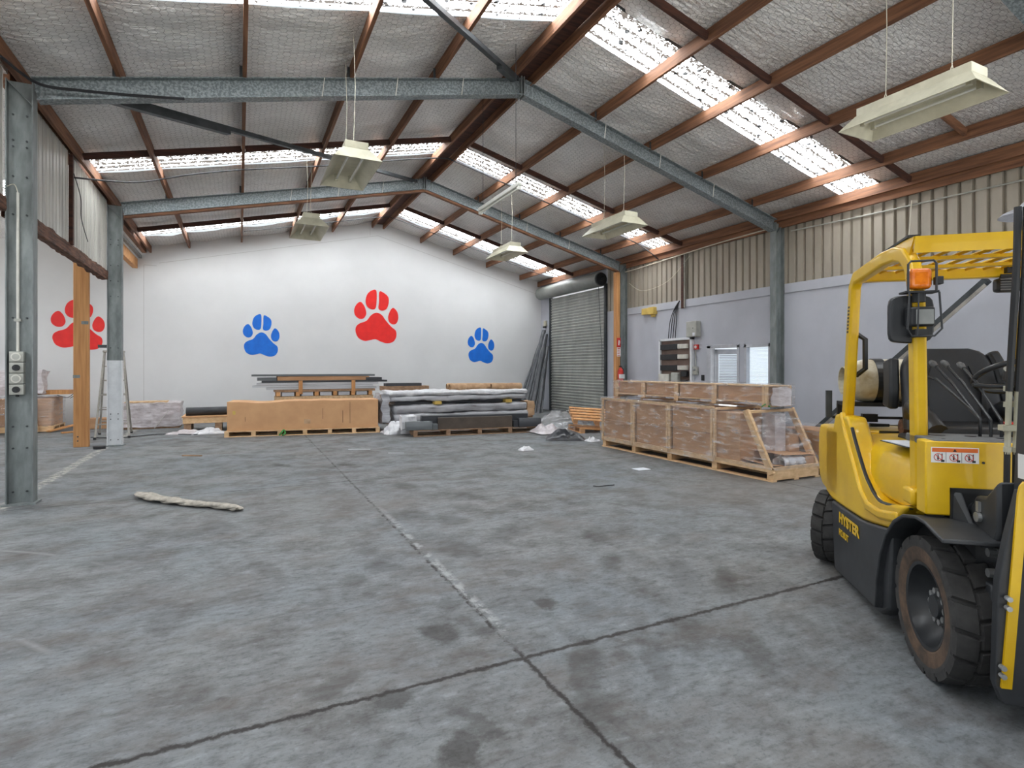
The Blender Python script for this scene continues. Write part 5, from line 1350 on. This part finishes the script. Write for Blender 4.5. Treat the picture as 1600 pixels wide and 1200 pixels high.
bundle('grey wrapped bundle in the lowest tier behind the dark lengths', 3.35, 6.95, 13.25, 14.1, .16, .40, 1)
bundle('grey wrapped bundle in the middle tier', 3.35, 6.92, 13.28, 14.1, .40, .61, 2)
bundle('grey wrapped bundle in the upper tier with a dark gap under it', 3.25, 6.92, 13.3, 14.1, .69, .83, 3)
bundle('whitish wrapped bundle topping the grey tiers', 3.2, 6.95, 13.3, 14.1, .83, .95, 4, 'white_wrap')
for x, nm in ((4.35, 'nearer the box'), (6.3, 'nearer the shutter')):
    o = MB().box(x, x+.18, 13.26, 14.08, .612, .69).build('timber_bearer', 'yellow_box'); tag(o, 'yellowish bearer in the gap between bundle tiers, %s' % nm, 'bearer', 'bearers between the bundle tiers')
o = MB().box(3.4, 6.85, 13.45, 14.0, .625, .685).build('metal_length', 'profile_dark'); tag(o, 'charcoal length in the gap between the bundle tiers', 'metal length')
for k, x in enumerate((3.5, 4.7, 5.9, 6.8)):
    o = MB().box(x-.08, x+.08, 13.3, 14.1, 0, .155).build('timber_bearer', 'pallet_old'); tag(o, 'timber bearer on the floor under the bundles, %s from the box' % ORD[k], 'bearer', 'floor bearers under the bundles')
b = MB(); wrinkled_box(b, 3.02, 3.20, 13.2, 13.9, .20, .88, .07, 6, 18, 11); o = b.build('white_film', 'grey_wrap', smooth='all'); tag(o, 'heap of loose white film between the brown box and bundles', 'film')
b = heap_mesh(2.98, 3.6, 12.55, 13.1, .30, 13); o = b.build('white_film', 'white_wrap', smooth='all'); tag(o, 'low roll of white film by the corner of the brown box', 'film')
for k, (x0, x1, y) in enumerate(((4.85, 5.3, 13.6), (5.2, 6.35, 13.75), (6.0, 6.9, 13.55), (4.9, 5.9, 13.95))):
    b = MB()
    def f(i, j, x0=x0, x1=x1, y=y):
        a = 2*math.pi*j; r_ = .085*(1+.15*mnoise.noise(Vector((i*5, math.cos(a), k)))) * (1 if 0 < i < 1 else .8)
        return (x0+(x1-x0)*i, y+r_*math.cos(a), 1.03+r_*math.sin(a))
    b.grid(24, 15, f); o = b.build('paper_tube', 'kraft', smooth='all', weld=True); tag(o, 'kraft paper tube lying on the bundles, %s from the box' % ORD[k], 'tube', 'paper tubes on the bundles')
o = MB().box(3.6, 4.6, 15.2, 15.5, 1.02, 1.10).build('metal_length', 'profile_dark'); o2 = o; tag(o, 'dark length seen beyond the bundles below the big red paw', 'metal length')
t = thing('pallet', 'stacked timber beyond the bundles under a dark length', 'pallet', (3.5, 15.15, 0)); MB().box(0, 1.3, 0, .4, .9, 1.02).build('deck', 'pallet_old', t)
for k in range(3): MB().box(.05+.5*k, .2+.5*k, .02, .38, 0, .9).build('support', 'pallet_old', t)
t = thing('kraft_parcel', 'brown paper end parcel by the shutter end of the bundles', 'parcel', (7.05, 13.5, 0))
b = MB(); wrinkled_box(b, -.10, .12, -.2, .25, .25, .62, .03, 8, 22, 6); b.build('paper_wrap', 'kraft', t, smooth='all'); MB().box(-.08, .10, -.15, .2, 0, .25).build('block', 'pallet_old', t)
# low timber piece left of the brown box
t = thing('pallet', 'short pallet with board top left of the long brown box', 'pallet', (-1.20, 15.2, 0))
MB().box(0, 1.5, 0, .9, .20, .34).build('deck', 'pallet', t); MB().box(-.02, 1.5, -.02, .92, .34, .37).build('top_board', 'card', t)
for k in range(3): MB().box(.02+.65*k, .17+.65*k, .02, .88, 0, .20).build('bearer', 'pallet_old', t)
b = MB(); b.cyl((-1.15, 15.40, .47), (.35, 15.45, .47), .10, 20); o = b.build('black_roll', 'fl_dark', smooth=True); tag(o, 'black roll lying on the short pallet beside the brown box', 'roll')
b = heap_mesh(-.95, -.3, 14.5, 14.95, .13, 21); o = b.build('white_film', 'white_wrap', smooth='all'); tag(o, 'crumpled white film on the floor at the left of the brown box', 'film')

# wrapped load left, by the ladder
t = thing('wrapped_pallet_load', 'low load wrapped in pale film behind the ladder', 'pallet load', (-2.75, 16.45, 0))
for y in (.0, .3, .6): MB().box(0, 1.38, y, y+.1, 0, .10).build('bearer', 'pallet_old', t)
MB().box(0, 1.38, 0, .75, .10, .13).build('deck', 'pallet_old', t); MB().box(.02, 1.36, .02, .73, .13, .60).build('cartons', 'card_dark', t)
b = MB(); wrinkled_box(b, -.02, 1.40, -.03, .77, .05, .64, .035, 6, 18, 9, fz=2.5); b.build('film_wrap', 'pale_wrap', t, smooth='all')
MB().box(.2, 1.1, .1, .6, .645, .675).build('top_board', 'timber_pale', t)
for p, q in (((.85, -.05, .02), (1.15, -.10, .45)), ((1.42, .0, .30), (1.52, -.05, .02))):
    b = MB(); b.bar(p, q, .03, .006); b.build('loose_strap', 'white_plastic', t)
o = MB().box(-3.4, -2.85, 17.0, 17.5, 0, .25).build('cardboard_box', 'card_dark'); tag(o, 'small brown carton on the floor behind the ladder legs', 'box')
# step ladder straddling the column
t = thing('step_ladder', 'aluminium step ladder standing behind the white-based column', 'ladder', (-2.50, 15.0, 0), R(6))
Hl = 1.86
for y0, y1, nm in ((-.55, -.03, 'front'), (.55, .03, 'rear')):
    for s_ in (-1, 1):
        b = MB(); b.bar((s_*.30, y0, 0), (s_*.17, y1, Hl), .035, .06, up=(0, 1, 0)); rl_ = b.build('stile', 'alu', t)
        b = MB(); b.box(s_*.30-.025, s_*.30+.025, y0-.04, y0+.04, 0, .05); b.build('rubber_foot', 'black', rl_)
    for k in range(1, 6):
        f_ = k/6; hw = .30-(.13)*f_; y = y0+(y1-y0)*f_; z = Hl*f_
        b = MB(); b.box(-hw, hw, y-.035, y+.035, z-.012, z+.012); b.build('tread' if nm == 'front' else 'rung', 'alu', t)
MB().box(-.20, .20, -.09, .09, Hl, Hl+.04).build('top_cap', 'alu', t, bevel=.006)
# loads in the next bay on the left
def load(lab, x, y, lx, ly, h_, m, seed, film=True):
    t_ = thing('wrapped_pallet_load', lab, 'pallet load', (x, y, 0), 0, 'wrapped loads in the next bay')
    for k in range(3): MB().box(0, lx, k*(ly-.1)/2, k*(ly-.1)/2+.1, .02, .12).build('bearer', 'pallet', t_)
    MB().box(0, lx, 0, ly, .12, .15).build('deck', 'pallet', t_)
    MB().box(.04, lx-.04, .04, ly-.04, .15, h_).build('cartons', m, t_, bevel=.01)
    b = MB(); wrinkled_box(b, 0, lx, 0, ly, .14, h_+.03, .03, 6, 14, seed, fz=2); b.build('film_wrap', 'film' if film else 'pale_wrap', t_, smooth='all'); return t_
load('film-wrapped carton load between socket column and pale timber post', -5.0, 16.6, 1.05, 1.0, .80, 'card_dark', 31)
load('film-wrapped load at the frame edge left of the socket column', -6.3, 15.6, 1.2, 1.0, .75, 'pallet', 32)
b = MB(); wrinkled_box(b, -5.0, -4.18, 16.7, 17.2, .90, 1.45, .06, 5, 14, 33); o = b.build('wrapped_parcel', 'pale_wrap', smooth='all'); tag(o, 'pale wrapped parcel on the load behind the socket column', 'parcel')
b = MB(); wrinkled_box(b, -6.2, -5.2, 15.7, 16.4, .85, 1.28, .06, 5, 14, 34); o = b.build('wrapped_parcel', 'kraft', smooth='all'); tag(o, 'brown wrapped parcel at the frame edge left of the socket column', 'parcel')
o = MB().box(-4.30, -3.72, 16.9, 17.35, .88, .98).build('timber_offcut', 'timber_z'); tag(o, 'short timber offcut on top of the wrapped load by the post', 'timber')
b = MB(); b.tube(catmull([(-3.95, 16.9, .86), (-3.75, 16.9, .80), (-3.62, 16.9, .90), (-3.58, 16.9, .88), (-3.7, 16.9, .78)], 5, closed=False), .008, 5); o = b.build('strap', 'cable'); tag(o, 'dark strap end curling from the wrapped load by the post', 'strap')
for k, (p, q) in enumerate((((-4.25, 16.5, .02), (-4.35, 16.55, .75)), ((-4.02, 16.5, .03), (-3.3, 17.4, .20)), ((-3.70, 16.15, .02), (-3.25, 16.35, .02)))):
    b = MB(); b.bar(p, q, .10 if k == 0 else .12, .03, up=(0, 1, 0) if k == 0 else (0, 0, 1)); o = b.build('timber_offcut', 'orange_wood' if k else 'timber_pale')
    tag(o, ('pale timber leaning on the wrapped load by the post', 'orange timber offcut on the floor pointing to the post', 'short orange offcut on the floor beside the wrapped load')[k], 'timber')
o = MB().box(-2.44, -2.30, 13.09, 13.13, 1.90, 1.96).build('rail_bar', 'steel_dark'); tag(o, 'short dark bar fixed to the white-based column at head height', 'bar')

# leaning folded sheet in the corner beside the shutter
t = thing('folded_tarpaulin', 'dark grey folded sheeting leaning in the corner by the shutter', 'tarpaulin', (9.3, 17.3, 0))
for k, (bx0, by0, tx, ty, wd, h_) in enumerate(((-.55, -.35, .62, .35, .20, 2.9), (-.40, -.60, .64, .25, .22, 2.75), (-.62, -.15, .58, .45, .2, 2.6), (-.2, -.7, .62, .12, .16, 2.3))):
    b = MB()
    def f(i, j, bx0=bx0, by0=by0, tx=tx, ty=ty, wd=wd, h_=h_):
        a = 2*math.pi*j; w_ = wd*(1-.62*i)
        return (bx0+(tx-bx0)*i+w_*math.cos(a)*.9+.02*mnoise.noise(Vector((i*6, a, k))), by0+(ty-by0)*i+.06*math.sin(a)+.03*math.sin(a*5)*(1-i), h_*i)
    b.grid(20, 25, f); b.build('sheet_fold', 'tarp_dark', t, smooth='all', weld=True)
t = thing('wall_lamp', 'small cream lamp on the wall corner above the leaning sheeting', 'lamp', (UW-.01, DV[1]+.35, 3.05))
MB().box(-.08, 0, -.06, .06, 0, .2).build('case', 'cream', t, bevel=.01); MB().box(-.12, -.02, -.05, .05, -.06, 0).build('lamp_head', 'black', t, bevel=.01)

# broken pallets, clear film and black bag before the shutter
def broken_pallet(lab, x, y, z, rz, tilt):
    t_ = thing('pallet', lab, 'pallet', (x, y, z), 0, 'pine pallets in front of the shutter'); t_.rotation_euler = (R(tilt), R(4), rz)
    for k in range(5): MB().box(0, 1.15, .21*k, .21*k+.12, .10, .122).build('deck_board', 'orange_wood', t_)
    for x0 in (.0, .52, 1.05):
        MB().box(x0, x0+.1, 0, .96, .0, .022).build('bottom_board', 'orange_wood', t_)
        for yy in (.0, .42, .84): MB().box(x0, x0+.1, yy, yy+.12, .022, .10).build('block', 'card_dark', t_)
broken_pallet('fresh pine pallet tipped on its pile in front of the shutter', 7.05, 11.15, .20, R(-24), 14)
broken_pallet('fresh pine pallet lying flat on the floor before the shutter', 7.10, 10.9, .0, R(-14), 0)
b = MB()
def heap(i, j):
    x = 6.3+1.9*i; y = 11.2+1.3*j; e = math.sin(math.pi*i)*math.sin(math.pi*j)
    return (x, y, .04+e*(.42+.28*mnoise.noise(Vector((i*5, j*5, 2))))+.04*mnoise.noise(Vector((i*14, j*14, 4))))
b.grid(40, 30, heap); o = b.build('clear_film', 'film', smooth='all'); tag(o, 'heap of clear film over the pine pallets before the shutter', 'film')
b = MB()
def heap2(i, j):
    x = 6.1+.75*i; y = 10.95+.8*j; e = math.sin(math.pi*i)*math.sin(math.pi*j)
    return (x, y, .02+e*(.16+.16*mnoise.noise(Vector((i*5, j*5, 8))))+.03*mnoise.noise(Vector((i*14, j*14, 5)))*e)
b.grid(26, 24, heap2); o = b.build('white_film', 'pale_wrap', smooth='all'); tag(o, 'bunched whitish film between the low pallet and pine pallets', 'film')
b = MB()
def bag(i, j):
    x = -.42+.84*i; y = -.28+.56*j; e = (math.sin(math.pi*i)**.6)*(math.sin(math.pi*j)**.6)
    return (x, y, .005+e*(.13+.10*mnoise.noise(Vector((i*4, j*4, 1)))+.045*mnoise.noise(Vector((i*11, j*9, 3)))+.08*max(0, 1-abs(i-.3)*3)))
b.grid(44, 32, bag); o = b.build('plastic_bag', 'black_bag', smooth='all'); o.location = (6.22, 10.15, 0); o.rotation_euler = (0, 0, R(-30)); tag(o, 'crumpled black plastic bag on the floor before the pine pallets', 'bag')
b = heap_mesh(-.14, .14, -.12, .12, .09, 3, 22); o = b.build('paper_scrap', 'white_wrap', smooth='all'); o.location = (6.55, 9.62, 0); tag(o, 'small white scrap by the far corner of the long crate', 'scrap')

# rag and litter on the open floor
b = MB()
path = [(-1.03, 7.83), (-.90, 7.55), (-.72, 7.32), (-.55, 7.10), (-.40, 6.95), (-.22, 6.80), (-.08, 6.62), (.0, 6.50)]
PP = catmull([(x, y, 0) for x, y in path], 8, closed=False)
nP = len(PP)
for k in range(5):
    def rag(i, j, k=k):
        q_ = min(nP-1, int(i*(nP-1))); p = PP[q_]; d = (PP[min(q_+1, nP-1)]-PP[max(q_-1, 0)]).normalized(); s_ = Vector((-d.y, d.x, 0))
        a = 2*math.pi*j; ends = min(1, 9*min(i, 1-i)+.25)
        off = (.075*(1-.5*i))*math.sin(i*8+k*1.35)+.03*mnoise.noise(Vector((i*6, k, 3)))
        rw = (.042*(1-.35*i)+.018*mnoise.noise(Vector((i*9, k*3, 1))))*ends; rh = (.022+.012*mnoise.noise(Vector((i*8, k*2, 6))))*ends
        zc = .022+.028*max(0, math.cos(i*8+k*1.35+1))
        r_ = p+s_*(off+rw*math.cos(a)*(1+.3*mnoise.noise(Vector((i*16, math.cos(a), k)))))
        return (r_.x, r_.y, max(.003, zc+rh*math.sin(a)*(1+.4*mnoise.noise(Vector((i*14, math.sin(a)*2, k+4))))))
    b.grid(60, 13, rag)
o = b.build('floor_rag', 'rag', smooth='all'); tag(o, 'twisted beige rag lying on the open concrete floor', 'rag')
b = heap_mesh(-.13, .15, -.09, .09, .07, 2, 22); o = b.build('paper_scrap', 'white_wrap', smooth='all'); o.location = (4.72, 9.10, 0); tag(o, 'crumpled white paper scrap alone on the floor before the low pallet', 'scrap')
o = MB().box(-.17, .17, -.02, .02, 0, .018).build('timber_offcut', 'pallet_old'); o.location = (-.73, 11.0, 0); o.rotation_euler = (0, 0, R(-30)); tag(o, 'thin wooden sliver on the floor left of the brown box', 'sliver')
o = MB().box(-.20, .20, -.012, .012, 0, .006).build('plastic_strip', 'paper'); o.location = (2.0, 10.55, 0); o.rotation_euler = (0, 0, R(-22)); tag(o, 'white plastic strip on the floor before the brown box', 'strip')
o = MB().box(-.14, .14, -.008, .008, 0, .005).build('plastic_strip', 'paper'); o.location = (2.5, 9.8, 0); o.rotation_euler = (0, 0, R(-24)); tag(o, 'thin white strip on the floor nearest the low pallet', 'strip')
b = MB(); b.tube(catmull([(4.05, 5.93, .005), (4.08, 5.85, .012), (4.18, 5.86, .01), (4.3, 5.84, .012), (4.33, 5.88, .006)], 5, closed=False), .006, 5); o = b.build('wire_scrap', 'cable'); tag(o, 'bent black wire scrap on the floor before the long crate', 'wire')
b = MB(); b.tube(catmull([(-2.9, 14.9, .008), (-2.3, 14.55, .012), (-1.6, 14.9, .01), (-.9, 14.5, .012), (-.6, 14.9, .01)], 6, closed=False), .010, 5); o = b.build('hose', 'green'); o.data.materials[0] = M['fl_dark']; tag(o, 'dark hose trailing on the floor between ladder and brown box', 'hose')
b = MB(); b.cyl((-2.35, 12.75, .0), (-2.35, 12.75, .05), .10, 16); o = b.build('black_lid', 'black'); tag(o, 'black lid on the floor at the foot of the pale post', 'disc')  # flat black lid left on the floor
b = heap_mesh(-1.5, -.7, 14.7, 15.05, .08, 41); o = b.build('white_film', 'pale_wrap', smooth='all'); tag(o, 'flattened film on the floor before the load behind the ladder', 'film')
o = MB().box(5.28, 5.50, 6.55, 6.72, 0, .004).build('paper_scrap', 'paper'); tag(o, 'flat white paper on the floor beside the long crate', 'scrap')
